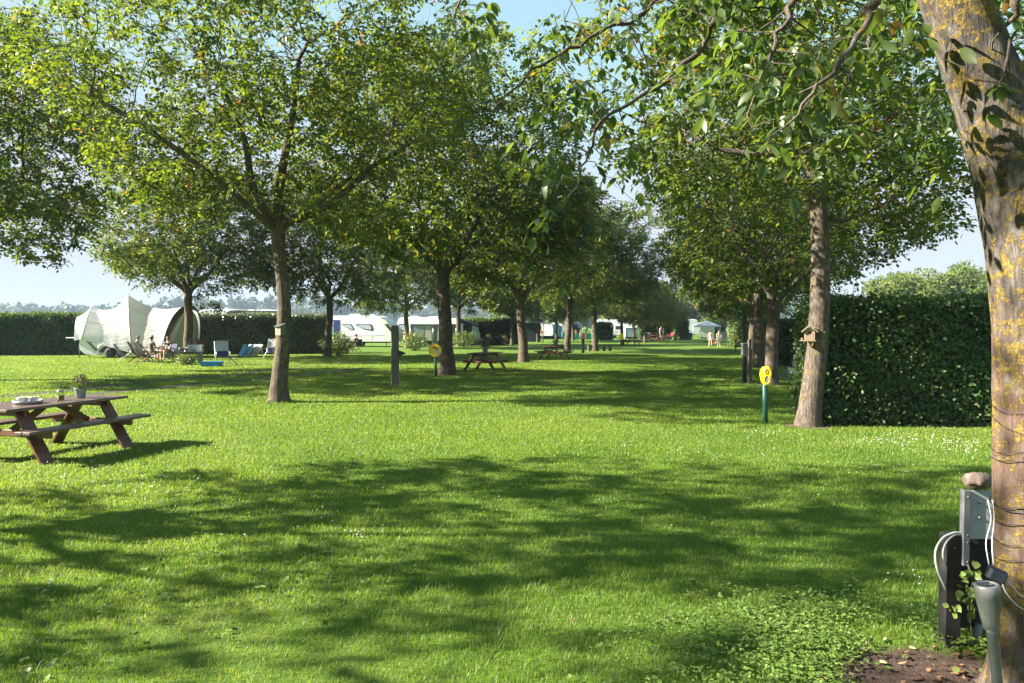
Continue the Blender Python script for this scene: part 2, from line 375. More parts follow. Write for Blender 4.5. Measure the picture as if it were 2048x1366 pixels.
def grow(seed, trunk, limbs, blobs, n_att, step=.33, di=3.0, dk=.62, iters=90, leaf=dict(), tip=.0055, expo=2.35, per=2, shell=.45, near=False, keep=None):
    """trunk: [(x,y,z,r)]; limbs: list of polylines (start index on trunk, [(x,y,z,r)...]). Returns wood and leaf arrays."""
    rng = np.random.default_rng(seed); P, par, rr = [], [], []
    def path(pts, parent):
        idx = []
        for q in pts:
            P.append(q[:3]); par.append(parent); rr.append(q[3]); parent = len(P) - 1; idx.append(parent)
        return idx
    tr = path(trunk, -1); n_trunk = len(tr)
    for start, pts in limbs: path(pts, tr[start])
    ns = len(P); A = envelope(rng, blobs, n_att, shell)
    if keep is not None: A = A[keep(A)]
    P2, par2 = colonise(np.array(P, float), par, A, step, di, dk, iters, rng, (0, 0, .05))
    N = len(P2); rad = np.zeros(N); acc = np.zeros(N); tipd = np.zeros(N, int)
    for i in range(N - 1, -1, -1):
        r = acc[i] ** (1 / expo) if acc[i] > 0 else tip
        rad[i] = r
        if par2[i] >= 0: acc[par2[i]] += r ** expo; tipd[par2[i]] = max(tipd[par2[i]], tipd[i] + 1)
    rad[:ns] = np.array(rr)
    for i in range(ns, N): rad[i] = min(rad[i], rad[par2[i]] * .88)
    # crookedness on the thin wood
    thin = np.where((rad < .03) & (np.arange(N) >= ns))[0]; P2[thin] += rng.normal(0, step * .10, (len(thin), 3))
    n_sides = (lambda r: 18 if r > .15 else 9 if r > .05 else 6 if r > .02 else 4) if near else (lambda r: 14 if r > .12 else 7 if r > .045 else 4 if r > .015 else 3)
    V, F = tube_tree(P2, par2, rad, ns, n_sides)
    lf = np.where((np.arange(N) >= ns) & (tipd <= leaf.get('depth', 4)))[0]
    q = P2[lf] * leaf.get('cf', .55) + seed * 3.7      # leaves sit in clumps, with gaps between
    cl = np.array([mnoise.noise(Vector(v)) + .5 * mnoise.noise(Vector(v * 2.3)) for v in q]); lf = lf[cl > leaf.get('gap', -.22)]
    base = np.repeat(P2[lf], per, 0); d = np.repeat(P2[lf] - P2[par2[lf]], per, 0); d /= np.linalg.norm(d, axis=1)[:, None] + 1e-9
    d = d * .5 + rng.normal(0, .75, d.shape); d[:, 2] = d[:, 2] * .55 - leaf.get('hang', .1); base = base - d * 0.0 + rng.normal(0, step * .22, base.shape)
    LV, LF, LT = compound(base, d, rng, leaf.get('n', 5), leaf.get('rach', .24), leaf.get('L', .125), leaf.get('W', .062), leaf.get('droop', .35), leaf.get('fine', False), leaf.get('yellow', .05), leaf.get('shift', 0))
    return (V, F), (LV, LF, LT)
def make_tree(name, g, loc, bark, leafm, label, group=None, rz=0.0, sc=1.0):
    e = empty(name, loc, rz, label, "tree", group); e.scale = (sc, sc, sc)
    mesh_np("trunk", g[0][0], g[0][1], bark, e, smooth=True)
    mesh_np("crown", g[1][0], g[1][1], leafm, e, g[1][2])
    return e
def jog(pts, rng, amp):
    return [(p[0] + rng.uniform(-amp, amp), p[1] + rng.uniform(-amp, amp), p[2], p[3]) for p in pts]
def generic(seed, H=11.0, CR=5.4, fork=3.3, r0=.25, low=3.0, lean=0.15, n_att=6000, leaf=None, double=False):
    rng = np.random.default_rng(seed + 900); a = rng.uniform(0, 6.28); lx, ly = math.cos(a) * lean, math.sin(a) * lean
    T = [(0, 0, -.1, r0 * 1.45), (0, 0, .12, r0 * 1.22), (lx * .1, ly * .1, .5, r0 * 1.03)]
    for f in np.linspace(.3, 1, 5): T.append((lx * f + rng.uniform(-.04, .04), ly * f + rng.uniform(-.04, .04), fork * f, r0 * (1 - .18 * f)))
    top = T[-1]; L = []; k = 2 if double else int(rng.integers(3, 5)); a0 = rng.uniform(0, 6.28)
    for i in range(k):
        an = a0 + i * 6.283 / k + rng.uniform(-.35, .35); out = rng.uniform(.8, 1.25) * (.75 if double else 1); rl = r0 * rng.uniform(.50, .66) * (1.2 if double else 1)
        L.append((len(T) - 1, [(top[0] + math.cos(an) * out * q, top[1] + math.sin(an) * out * q, top[2] + z, rl * (1 - .12 * j)) for j, (q, z) in enumerate(((.22, .30), (.62, .62), (1.05, 1.05), (1.5, 1.6), (1.9, 2.3)))]))
    L.append((len(T) - 1, [(top[0] + rng.uniform(-.15, .15), top[1] + rng.uniform(-.15, .15), top[2] + .5 * j, r0 * .55 * (1 - .1 * j)) for j in range(1, 5)]))
    cz = (low + H) / 2; hz = (H - low) / 2
    blobs = [(lx, ly, cz, CR, CR, hz, 3.0), (lx, ly, cz + hz * .35, CR * .75, CR * .75, hz * .75, 1.0)]
    for i in range(6):
        an = rng.uniform(0, 6.28); q = CR * rng.uniform(.5, .8); blobs.append((lx + math.cos(an) * q, ly + math.sin(an) * q, low + rng.uniform(.8, 2.4), CR * .42, CR * .42, 1.3, .45))
    return grow(seed, T, L, blobs, n_att, leaf=leaf or dict(n=5, L=.165, W=.092, rach=.30, depth=6, gap=-.27), step=.26, dk=.37, per=5)

GEN = [generic(11, 10.9, 4.9, low=3.4), generic(12, 10.2, 4.6, 3.0, .24, 3.1, double=True), generic(13, 11.2, 4.9, 3.6, .25, 3.5), generic(14, 9.8, 4.4, 3.1, .21, 3.2)]
FARL = dict(n=3, L=.30, W=.17, rach=.35, depth=4)
SPECS = [  # px, py of the trunk base, variant, scale, turn, label
    (377, 719, 2, .98, 0.4, "walnut tree with forked trunk beside the cream tent and blue basin"),
    (655, 713, 3, 1.05, 2.0, "walnut tree at the end of the clipped hedge behind a leafy shrub"),
    (815, 697, 3, 0.98, 4.1, "slim walnut tree rising out of a flowering shrub before the awning"),
    (918, 692, 0, 0.95, 1.2, "walnut tree just behind and right of the tree by the round sign"),
    (895, 750, 0, 1.12, 0.0, "tall straight walnut tree standing next to the round yellow dog sign"),
    (1047, 725, 1, 1.0, 2.75, "walnut tree with long leaning limb between the two middle picnic tables"),
    (1134, 706, 1, 0.95, 0.35, "walnut tree with wide V fork behind a picnic table with a pot"),
    (1190, 702, 3, 1.08, 3.6, "crooked walnut tree with a low plank bench round its foot"),
]
protos = {}
for px, py, v, sc, rz, lab in SPECS:
    c = gp(px, py)
    if v not in protos: protos[v] = make_tree("walnut_tree", GEN[v], c, M_BARK, M_WALNUT, lab, "walnut trees along the lawn", rz, sc)
    else:
        e = copy_tree(protos[v]); e.location = c; e.rotation_euler = (0, 0, rz); e.scale = (sc,) * 3; tag(e, lab)
k = 0
def more_tree(x, y, v, sc, rz, lab):
    e = copy_tree(protos[v]); e.location = (x, y, 0); e.rotation_euler = (0, 0, rz); e.scale = (sc,) * 3; tag(e, lab); return e
make_tree("walnut_tree", generic(15, 12.0, 6.2, 4.4, .26, 4.4, n_att=7500), (-18.2, 24.6, 0), M_BARK, M_WALNUT, "dark walnut tree at the left edge of the photo, trunk out of view", "walnut trees along the lawn", 1.1)
LAB_L = "small distant walnut tree of the left row, far down the lane"
for i, (px, py) in enumerate([(1245, 690), (1267, 686), (1290, 685.5), (1303, 683.5), (1316, 681.5), (1326, 680)]):
    c = gp(px, py); more_tree(c.x, c.y, i % 4, .62, 1.3 * i, LAB_L)
LAB_M = "distant thin walnut tree between the far caravans and the lawn"
for i, (px, py) in enumerate([(1024, 690), (1075, 684), (1113, 683), (1146, 681)]):
    c = gp(px, py); more_tree(c.x, c.y, (i + 2) % 4, .68, .7 * i, LAB_M)
RL = ["walnut tree third in the right row with a dark upright trunk", "walnut tree fourth in the right row behind the grey box post", "walnut tree fifth in the right row with pale lit trunk",
      "walnut tree sixth in the right row beside the clipped hedge end", "farthest walnut tree of the right row near the lane end"]
for i, lab in enumerate(RL):
    d = 32 + 10 * i; x = gp(1517, 735).x + (d - 32) * .287
    e = more_tree(x, d, (2, 0, 3, 1, 0)[i], (.88, .88, .85, .68, .62)[i], 2.2 * i + .4, lab)

# --- the near left tree with the birdhouse
def pz(px, py, D): p = at(px, py, D); return (p.x, p.y, p.z)
D1 = 17.7; b1 = gp(558, 805)
def rel(lst, D, b, dy=0.0):
    out = []
    for q in lst:
        p = at(q[0], q[1], D); out.append((p.x - b.x, (q[3] if len(q) > 3 else 0.0), p.z, q[2]))
    return out
T = [(0, 0, -.1, .31), (0, 0, .15, .25)] + rel([(560, 770, .198), (567, 700, .172), (571, 620, .156), (567, 560, .150), (560, 500, .150), (558, 462, .165)], D1, b1)
L = [(len(T) - 1, rel([(575, 446, .12), (610, 432, .105, .1), (655, 408, .095, .3), (700, 365, .08, .4), (740, 320, .065, .6), (790, 285, .05, .9)], D1, b1)),
     (len(T) - 1, rel([(560, 430, .13), (555, 390, .115, .2), (560, 330, .10, .3), (575, 270, .085, .2), (590, 200, .07, .1), (600, 120, .05, 0)], D1, b1)),
     (len(T) - 1, rel([(545, 440, .11), (530, 415, .10, -.2), (515, 370, .09, -.4), (512, 310, .075, -.5), (495, 250, .06, -.6), (470, 190, .05, -.8)], D1, b1)),
     (len(T) - 1, rel([(545, 452, .08, -.3), (500, 400, .07, -1.0), (430, 340, .06, -1.7), (360, 290, .05, -2.2), (300, 255, .04, -2.4)], D1, b1)),
     (len(T) - 1, rel([(570, 440, .08, .5), (620, 380, .07, 1.4), (660, 320, .06, 2.2), (690, 240, .05, 2.6)], D1, b1))]
def bl(px, py, D, dx, dy, dz, w, b): p = at(px, py, D); return (p.x - b.x, D - b.y, p.z, dx, dy, dz, w)
blobs = [bl(560, 150, 17.7, 5.3, 4.6, 3.6, 3, b1), bl(380, 170, 17.3, 2.9, 3.2, 2.6, 1.0, b1), bl(760, 200, 18, 2.9, 3.0, 2.4, 1.2, b1), bl(270, 250, 17, 1.7, 2, 1.2, .5, b1),
         bl(690, 390, 18, 1.7, 2, .9, .5, b1), bl(430, 380, 17.5, 2.0, 2, .8, .45, b1)]
g = grow(21, T, L, blobs, 7000, step=.22, dk=.31, per=5, leaf=dict(n=5, L=.125, W=.066, rach=.26, yellow=.035, shift=.07, depth=5, gap=-.13, cf=.7))
make_tree("walnut_tree", g, b1, M_BARK, M_WALNUT, "large near walnut tree on the left with a birdhouse, lit pink in front and shaded green at the side", "walnut trees along the lawn")

# --- the second right tree, carrying the wooden birdhouse
b2 = gp(1617, 852); D2 = b2.y
T = [(0, 0, -.1, .28), (0, 0, .12, .24)] + rel([(1620, 820, .212), (1628, 760, .20), (1636, 690, .19), (1640, 610, .18), (1641, 520, .165), (1638, 430, .155), (1632, 360, .145), (1620, 300, .14), (1612, 275, .13)], D2, b2)
n = len(T) - 1
L = [(n, rel([(1600, 240, .11), (1580, 190, .10, .1), (1565, 130, .09, .2), (1555, 60, .07, .2), (1550, -40, .05, .2)], D2, b2)),
     (n - 1, rel([(1590, 300, .07, .1), (1550, 305, .065, .2), (1500, 300, .06, .3), (1440, 285, .05, .4), (1400, 255, .04, .5)], D2, b2)),
     (n - 1, rel([(1660, 305, .08, -.1), (1700, 290, .07, -.2), (1750, 255, .06, -.4), (1800, 210, .05, -.6), (1850, 160, .04, -.8)], D2, b2)),
     (n - 3, rel([(1680, 445, .035, -.1), (1740, 420, .03, -.3), (1800, 385, .025, -.4)], D2, b2)),
     (n, rel([(1625, 235, .08, .8), (1650, 170, .07, 1.6), (1680, 100, .05, 2.2)], D2, b2))]
blobs = [bl(1600, 130, 13.6, 4.3, 4.0, 3.0, 3, b2), bl(1430, 240, 13.8, 2.2, 2.5, 1.3, .8, b2), bl(1790, 260, 13.2, 1.7, 2, 1.5, .7, b2), bl(1820, 395, 13, 1.0, 1.2, .75, .35, b2), bl(1500, 20, 14, 3, 3, 2, 1, b2)]
g = grow(31, T, L, blobs, 6000, step=.21, dk=.31, per=4, leaf=dict(n=5, L=.13, W=.068, rach=.26, yellow=.04, shift=.06, depth=5, gap=-.14, cf=.7))
make_tree("walnut_tree", g, b2, M_BARK_LICHEN, M_WALNUT, "walnut tree with pale lichened trunk and plain wooden birdhouse beside the hedge", "walnut trees along the lawn")
# --- the third right tree, reddish foot
b3 = gp(1543, 770); D3 = b3.y
T = [(0, 0, -.1, .29), (0, 0, .15, .225)] + rel([(1543, 740, .20), (1544, 690, .19), (1546, 640, .19), (1548, 605, .21)], D3, b3); n = len(T) - 1
L = [(n, rel([(1540, 585, .13), (1525, 550, .12, .2), (1505, 510, .10, .4), (1480, 460, .08, .6), (1470, 400, .06, .8)], D3, b3)),
     (n, rel([(1565, 588, .11), (1590, 560, .10, -.3), (1625, 520, .08, -.6), (1680, 470, .06, -.9)], D3, b3)),
     (n, rel([(1550, 570, .14), (1553, 520, .13), (1550, 450, .11, .1), (1545, 370, .09, .1), (1540, 280, .06, .1)], D3, b3)),
     (n, rel([(1545, 590, .09, -.4), (1530, 560, .08, -1.0), (1500, 525, .06, -1.6)], D3, b3))]
blobs = [bl(1570, 330, 22.8, 4.2, 4.4, 3.6, 3, b3), bl(1435, 430, 22.5, 1.7, 2.2, 1.7, .8, b3), bl(1720, 430, 22.6, 2.5, 2.4, 1.6, .9, b3), bl(1560, 530, 21.5, 2.4, 2.4, .9, .5, b3), bl(1460, 550, 23, 1.1, 2, .7, .25, b3), bl(1830, 440, 22.6, 1.2, 1.6, .9, .25, b3)]
g = grow(41, T, L, blobs, 6500, step=.23, dk=.34, per=4, leaf=dict(n=5, L=.14, W=.078, rach=.27, yellow=.02, shift=-.03, depth=5))
make_tree("walnut_tree", g, b3, M_BARK_LICHEN, M_WALNUT, "dense dark walnut tree with reddish stain on its stout foot behind the yellow dispenser", "walnut trees along the lawn")
# --- the tree left of the camera, outside the frame, whose shade lies on the foreground
g = generic(51, 9.9, 3.5, 2.6, .11, 2.6, n_att=2600, leaf=dict(n=5, L=.15, W=.08, rach=.28, depth=6, gap=.02, cf=.95))
make_tree("walnut_tree", g, (-9.2, 6.5, 0), M_BARK, M_WALNUT, "walnut tree out of view to the left, shading the foreground", "walnut trees along the lawn")
g = None
more_tree(-13.5, -5.5, 0, .9, .9, "walnut tree out of view behind the camera on the left")

g = generic(52, 9.8, 2.9, 2.8, .11, 3.2, n_att=1700, leaf=dict(n=5, L=.15, W=.08, rach=.28, depth=6, gap=-.2, cf=1.0))  # extra tree, never in view, added to put the leaning trunk in shade
make_tree("walnut_tree", g, (-7.6, .5, 0), M_BARK, M_WALNUT, "unseen walnut tree added beside the camera on the left to shade the leaning trunk", "walnut trees along the lawn")
# --- the leaning foreground tree at the right edge
b0 = Vector((2.55, 3.55, 0)); D0 = 3.55
TC = [(2.62, -.12, .33), (2.61, .02, .28), (2.60, .13, .25), (2.59, .40, .232), (2.58, .70, .222), (2.57, 1.01, .212), (2.56, 1.45, .205), (2.54, 1.85, .203), (2.50, 2.20, .200), (2.43, 2.55, .195), (2.315, 2.88, .174), (2.175, 3.20, .152), (2.06, 3.48, .138), (1.95, 3.78, .135), (1.85, 4.10, .135)]
def trunk_mesh():
    nz, ns = 150, 72; zs = np.array([q[1] for q in TC]); xs = np.array([q[0] for q in TC]); rs = np.array([q[2] for q in TC])
    V = []
    for i in range(nz):
        z = zs[0] + (zs[-1] - zs[0]) * i / (nz - 1); x = np.interp(z, zs, xs); r = np.interp(z, zs, rs)
        for j in range(ns):
            an = 2 * math.pi * j / ns; d = Vector((math.cos(an), math.sin(an), 0)); p = Vector((d.x * 2.2, d.y * 2.2, z * 1.1))
            k = 1 + .05 * mnoise.noise(p) + .022 * mnoise.noise(Vector((d.x * 16, d.y * 16, z * 4.0))) + .010 * mnoise.noise(Vector((d.x * 40, d.y * 40, z * 14)))
            if z < .5: k += .10 * math.cos(an * 5 + 1) * (1 - z / .5) ** 2
            # overgrown branch scar and collar on the side towards the camera
            for (sa, sz, sr, amp) in ((-1.72, 2.78, .105, .05), (-2.25, 2.50, .06, .04), (-1.35, 1.30, .04, .03)):
                da = math.atan2(math.sin(an - sa), math.cos(an - sa)) * .19; dd = math.hypot(da, (z - sz) * .75) / sr
                k += amp * math.exp(-(dd - 1) ** 2 * 6) - amp * .5 * math.exp(-dd * dd * 4)
            V.append((x + d.x * r * k - b0.x, d.y * r * k, z - d.x * .0))
    F = [(i * ns + j, i * ns + (j + 1) % ns, (i + 1) * ns + (j + 1) % ns, (i + 1) * ns + j) for i in range(nz - 1) for j in range(ns)]
    return np.array(V), np.array(F)
e0 = empty("walnut_tree", b0, 0, "leaning walnut tree in the right foreground, trunk crusted with yellow lichen", "tree", "walnut trees along the lawn")
tv, tf = trunk_mesh(); mesh_np("trunk", tv, tf, M_BARK_NEAR, e0, smooth=True)
def W0(px, py, D, r): p = at(px, py, D); return (p.x - b0.x, p.y - b0.y, p.z, r * .62)
T = [(1.86 - 2.55, 0, 4.05, .130), (1.78 - 2.55, 0, 4.4, .12)]
L = [(1, [(-1.0, .2, 4.75, .10), (-1.6, .5, 4.95, .085), (-2.3, .9, 4.95, .07), W0(1440, -60, 4.6, .05), W0(1420, 60, 4.55, .03), W0(1365, 130, 4.55, .024), W0(1275, 195, 4.5, .018), W0(1205, 245, 4.5, .014), W0(1170, 320, 4.5, .010)]),
     (1, [(-1.0, .5, 4.7, .08), (-1.4, 1.2, 4.8, .065), W0(1370, -100, 5.4, .05), W0(1310, 10, 5.2, .026), W0(1215, 60, 5.1, .02), W0(1120, 105, 5.0, .016), W0(1040, 165, 5.0, .012)]),
     (1, [(-.9, -.1, 4.7, .08), (-1.3, .1, 4.6, .06), W0(1640, -120, 3.9, .05), W0(1600, -20, 3.8, .03), W0(1555, 70, 3.8, .02), W0(1530, 140, 3.8, .014)]),
     (1, [(-.7, .5, 4.75, .09), (-.5, 1.3, 5.2, .07), (-.2, 2.2, 5.4, .05), W0(1760, -30, 6, .035), W0(1740, 80, 5.8, .024), W0(1700, 150, 5.6, .018)]),
     (0, [(-.95, -.3, 4.1, .06), W0(1760, -60, 3.2, .045), W0(1740, 30, 3.15, .025), W0(1700, 110, 3.1, .018), W0(1640, 170, 3.1, .012)]),
     (0, [(-.3, -.1, 4.2, .07), (.2, -.2, 4.3, .055), W0(2060, -80, 3.2, .04), W0(2030, 30, 3.2, .02)]),
     (1, [(-.8, -.2, 5.0, .12), (-.8, -.3, 5.8, .10), (-.6, -.2, 6.6, .08)]),
     (1, [(-1.2, -.8, 4.9, .08), (-2.2, -1.2, 5.3, .06), (-3.2, -1.4, 5.5, .05)]),
     (2 - 1, [(-1.6, 1.0, 5.3, .06), (-2.6, 1.8, 5.6, .05), W0(960, -90, 5.3, .03), W0(930, -20, 5.2, .02)]),
     (0, [W0(1850, 130, 3.55, .03), W0(1870, 180, 3.5, .028), W0(1862, 230, 3.45, .022), W0(1880, 270, 3.3, .015), W0(1840, 200, 3.2, .01)])]
L.pop()
def wiggle(pts, rng, k=5):
    out = []; end = pts[-1]; d = [end[i] - pts[-2][i] for i in range(3)]; n_ = math.sqrt(sum(q * q for q in d)); pts = list(pts) + [(end[0] + d[0] / n_ * .25, end[1] + d[1] / n_ * .25, end[2] + d[2] / n_ * .25 - .04, .0035)]
    c_ = smooth([p[:3] for p in pts], k); r_ = np.interp(np.arange(len(c_)) / k, np.arange(len(pts)), [p[3] for p in pts])
    return [(p.x + rng.normal(0, .010), p.y + rng.normal(0, .010), p.z + rng.normal(0, .010), float(q) * rng.uniform(.9, 1.12)) for p, q in zip(c_, r_)]
rngL = np.random.default_rng(77); L = [(a, wiggle(b, rngL)) for a, b in L]
def B0(px, py, D, dx, dy, dz, w): p = at(px, py, D); return (p.x - b0.x, p.y - b0.y, p.z, dx, dy, dz, w)
blobs = [B0(1470, 0, 4.9, 1.25, .8, .36, 1.9), B0(1700, 40, 4.4, .80, .9, .40, 1.4), B0(1240, 120, 5.0, .55, .6, .40, .75), B0(1590, 120, 4.0, .60, .5, .18, .6),
         B0(1170, 290, 4.6, .30, .35, .30, .26), B0(1290, 330, 4.8, .16, .3, .45, .20), B0(1120, 190, 4.9, .32, .35, .28, .22), B0(940, 5, 5.3, .25, .3, .15, .10), B0(1650, 200, 3.3, .16, .2, .12, .12), B0(1560, 130, 3.6, .22, .3, .12, .16),
         B0(1820, 110, 4.6, .35, .6, .55, .5), B0(2030, 50, 3.4, .22, .4, .4, .35), B0(1240, 430, 4.6, .16, .2, .10, .10), B0(1100, 420, 4.7, .08, .15, .10, .06), B0(1790, 200, 4.2, .25, .4, .2, .22)]
over = [(-.3, -.6, 6.6, 2.4, 2.2, 1.4, 2.2), (.6, -1.6, 5.9, 1.8, 1.7, 1.0, 1.0)]
LN = dict(n=5, L=.100, W=.044, rach=.20, gap=.0, cf=1.6, fine=True, droop=.75, hang=.35, yellow=.05, depth=3)
g = grow(61, T, L, blobs, 2700, step=.11, di=1.6, dk=.165, iters=140, leaf=LN, tip=.0028, per=2, near=True)
LV, LF, LT = g[1]
g2 = grow(62, T, L, over, 1500, step=.22, di=2.5, dk=.33, leaf=dict(n=5, L=.16, W=.085, rach=.28), per=4)
V = np.concatenate([g[0][0], g2[0][0]]); F = np.concatenate([g[0][1], g2[0][1] + len(g[0][0])])
mesh_np("limb", V, F, M_BARK_LICHEN, e0, smooth=True)
o = len(LV); o2 = [f + 0 for f in LF]
mesh_np("crown", np.concatenate([LV, g2[1][0]]), LF + [f + o for f in g2[1][1]], M_NEAR, e0, np.concatenate([LT, g2[1][2]]))
# ---------------------------------------------------------------- ground
def lawn_mat():
    t = NT("lawn"); co = t.coord(); big = t.noise(co, .16, 4); mid = t.noise(co, 1.4, 5); fine = t.noise(co, 38, 5, .7); far = t.noise(t.coord("Object", (1, .35, 1)), 9, 5, .7)
    c = t.ramp(fine, [(0.30, (.035, .070, .010)), (0.50, (.085, .160, .018)), (0.70, (.150, .230, .030))])
    c = t.mix(t.math('MULTIPLY', t.ramp(far, [(.4, 0.0), (.7, 1.0)]), .55), c, (.150, .225, .030))
    c = t.mix(t.math('MULTIPLY', t.ramp(mid, [(.45, 0.0), (.75, 1.0)]), .35), c, (.17, .19, .05))
    c = t.mix(t.math('MULTIPLY', t.ramp(big, [(.4, 0.0), (.65, 1.0)]), .30), c, (.075, .16, .018))
    # bare soil round the foreground trunk, ragged
    sep = t.n("ShaderNodeSeparateXYZ"); t.l(t.coord(), sep.inputs[0])
    dx = t.math('DIVIDE', t.math('SUBTRACT', sep.outputs[0], 2.22), .62); dy = t.math('DIVIDE', t.math('SUBTRACT', sep.outputs[1], 3.80), .46)
    rr = t.math('SQRT', t.math('ADD', t.math('MULTIPLY', dx, dx), t.math('MULTIPLY', dy, dy)))
    m = t.ramp(t.math('ADD', rr, t.math('MULTIPLY', t.math('SUBTRACT', t.noise(co, 5, 6, .7), .5), 1.1)), [(.72, 1.0), (1.0, 0.0)])
    soil = t.ramp(t.noise(co, 30, 8, .75), [(.3, (.035, .022, .017)), (.55, (.10, .066, .052)), (.75, (.19, .135, .105))])
    c = t.mix(m, c, soil)
    h = t.math('ADD', fine, t.math('MULTIPLY', t.noise(co, 120, 3), .5))
    return t.done(t.bsdf(c, .9, t.bump(h, .8, .05), 0, .15))
def ground_h(x, y):
    return 0.03 * mnoise.noise(Vector((x * .35, y * .35, 0))) * min(1, max(0, (60 - y) / 40.0)) if y > 0 else 0
xs = np.concatenate([[-2500, -1200, -500, -200, -100, -60], np.arange(-40, 41, 1.0), [60, 100, 200, 500, 1200, 2500]])
ys = np.concatenate([[-300, -100, -40, -15, -5], np.arange(0, 61, .8), [70, 90, 120, 200, 400, 800, 1500, 3000]])
GX, GY = np.meshgrid(xs, ys); nx = len(xs); V = np.stack([GX.ravel(), GY.ravel(), np.zeros(GX.size)], 1)
i, j = np.meshgrid(np.arange(len(ys) - 1), np.arange(nx - 1), indexing='ij'); q = (i * nx + j).ravel()
ground = mesh_np("lawn", V, np.stack([q, q + 1, q + nx + 1, q + nx], 1), lawn_mat(), smooth=True); tag(ground, kind="structure")

# wheel tracks on the left: two narrow bare strips with a raised grassy lip
def lerp_px(pts, n=60):
    g_ = [gp(*p) for p in pts]; d = [0]
    for a, b in zip(g_, g_[1:]): d.append(d[-1] + (b - a).length)
    q = np.linspace(0, d[-1], n); return np.stack([np.interp(q, d, [p.x for p in g_]), np.interp(q, d, [p.y for p in g_])], 1)
TRACKS = [lerp_px([(-120, 806), (0, 793), (117, 783), (249, 768), (400, 755), (490, 747), (614, 734), (700, 727)]), lerp_px([(-60, 812), (90, 800), (222, 785), (400, 769), (542, 756), (668, 743), (740, 736)])]
M_TRACK = plain("track_soil", (.032, .028, .014), .95, var=.45, scale=9, bump=.02)
for k, tr in enumerate(TRACKS):
    rng = np.random.default_rng(70 + k); V, n = [], len(tr)
    tn = np.gradient(tr, axis=0); tn /= np.linalg.norm(tn, axis=1)[:, None]; nr = np.stack([-tn[:, 1], tn[:, 0]], 1)
    w = .26 + .12 * rng.random(n); w[0] = w[-1] = .01
    for s in (-1, 1): V.append(np.concatenate([tr + nr * (s * w * rng.uniform(.7, 1.2, n))[:, None], np.full((n, 1), .004 + .004 * k)], 1))
    a = np.arange(n - 1)
    tag(mesh_np("wheel_track", np.concatenate(V), np.stack([a, a + 1, a + 1 + n, a + n], 1), M_TRACK), kind="structure")

# ---------------------------------------------------------------- grass blades, daisies, clover
def track_dist(x, y):
    d = np.full(len(x), 9.0)
    for tr in TRACKS:
        for p in tr[::1]: d = np.minimum(d, np.hypot(x - p[0], y - p[1]))
    return d
def soil_r(x, y, rng): return np.hypot((x - 2.22) / .62, (y - 3.80) / .46) + rng.normal(0, .16, len(x))
def scatter(rng, n, y0, y1, power):
    """points in the wedge in front of the camera, density falling as y**-power"""
    u = rng.random(n); e = 2 - power; y = (y0 ** e + u * (y1 ** e - y0 ** e)) ** (1 / e); x = rng.uniform(-1, 1, n) * (.80 * y + 2.0)
    return x, y
def patchy(x, y, s, seed):
    return (np.sin(x * s + 1.7 * np.sin(y * s * .7 + seed)) + np.sin(y * s * 1.3 + 1.3 * np.sin(x * s * .9 + seed * 2)) + np.sin((x + y) * s * .53 + seed)) / 3
rng = np.random.default_rng(5)
N = 1600000; x, y = scatter(rng, N, 2.3, 46.0, 1.55)
worn = np.clip((patchy(x, y, .55, 13) + .5 * patchy(x, y, 2.6, 17)) * 1.6 - .45, 0, 1)
keep = (rng.random(N) > .55 * worn) & (soil_r(x, y, rng) > .95) & (np.hypot(x - 2.60, y - 3.55) > .28)
for (px, py, r_) in ((1617, 852, .42), (1543, 770, .40)):
    c = gp(px, py); d = np.hypot(x - c.x, y - c.y); keep &= d > r_ * (.75 + .35 * rng.random(N))
td = track_dist(x[::1], y[::1]) if False else None
m_t = (x < -1) & (y > 15) & (y < 30); idx = np.where(m_t)[0]; dd = track_dist(x[idx], y[idx]); keep[idx[dd < .34 + .14 * rng.random(len(idx))]] = False
x, y = x[keep], y[keep]; n = len(x); lip = np.zeros(n); m_t = np.where((x < -1) & (y > 15) & (y < 30))[0]; dd = track_dist(x[m_t], y[m_t]); lip[m_t] = np.clip(1 - (dd - .42) / .25, 0, 1) * .7
wid = np.clip(.0021 * y / 3.0, .0021, .022) * rng.uniform(.7, 1.4, n); hgt = rng.gamma(7, .0037, n) * (1 + .25 * patchy(x, y, 1.9, 2)) * (1 + 1.4 * lip); hgt = np.clip(hgt, .012, .09)
# longer tufts at the feet of trunks and posts
for (px, py, r_) in [(558, 805, .55), (895, 750, .65), (1047, 725, .65), (790, 775, .35), (1617, 852, .5), (1543, 770, .5), (1530, 848, .25)]:
    c = gp(px, py); d = np.hypot(x - c.x, y - c.y); hgt *= 1 + 1.8 * np.clip(1 - d / r_, 0, 1)
az = rng.uniform(0, 6.283, n); bend = rng.uniform(.15, .95, n) * hgt; fx, fy = np.cos(az), np.sin(az); wx, wy = -fy * wid / 2, fx * wid / 2
worn = np.clip((patchy(x, y, .55, 13) + .5 * patchy(x, y, 2.6, 17)) * 1.6 - .45, 0, 1); tone = np.clip(.42 + .22 * worn + .20 * patchy(x, y, .8, 1) + .15 * patchy(x, y, 3.1, 4) + rng.normal(0, .16, n), 0, 1); dry = rng.random(n) < (.03 + .10 * worn + .04 * (patchy(x, y, 2.2, 9) > .45)); tone[dry] = rng.uniform(.88, 1, dry.sum())
z0 = np.zeros(n)
V = np.stack([np.stack([x - wx, y - wy, z0], 1), np.stack([x + wx, y + wy, z0], 1), np.stack([x + fx * bend * .4 + wx * .8, y + fy * bend * .4 + wy * .8, hgt * .62], 1),
              np.stack([x + fx * bend * .4 - wx * .8, y + fy * bend * .4 - wy * .8, hgt * .62], 1), np.stack([x + fx * bend, y + fy * bend, hgt], 1)], 1).reshape(-1, 3)
o = (np.arange(n) * 5)[:, None]
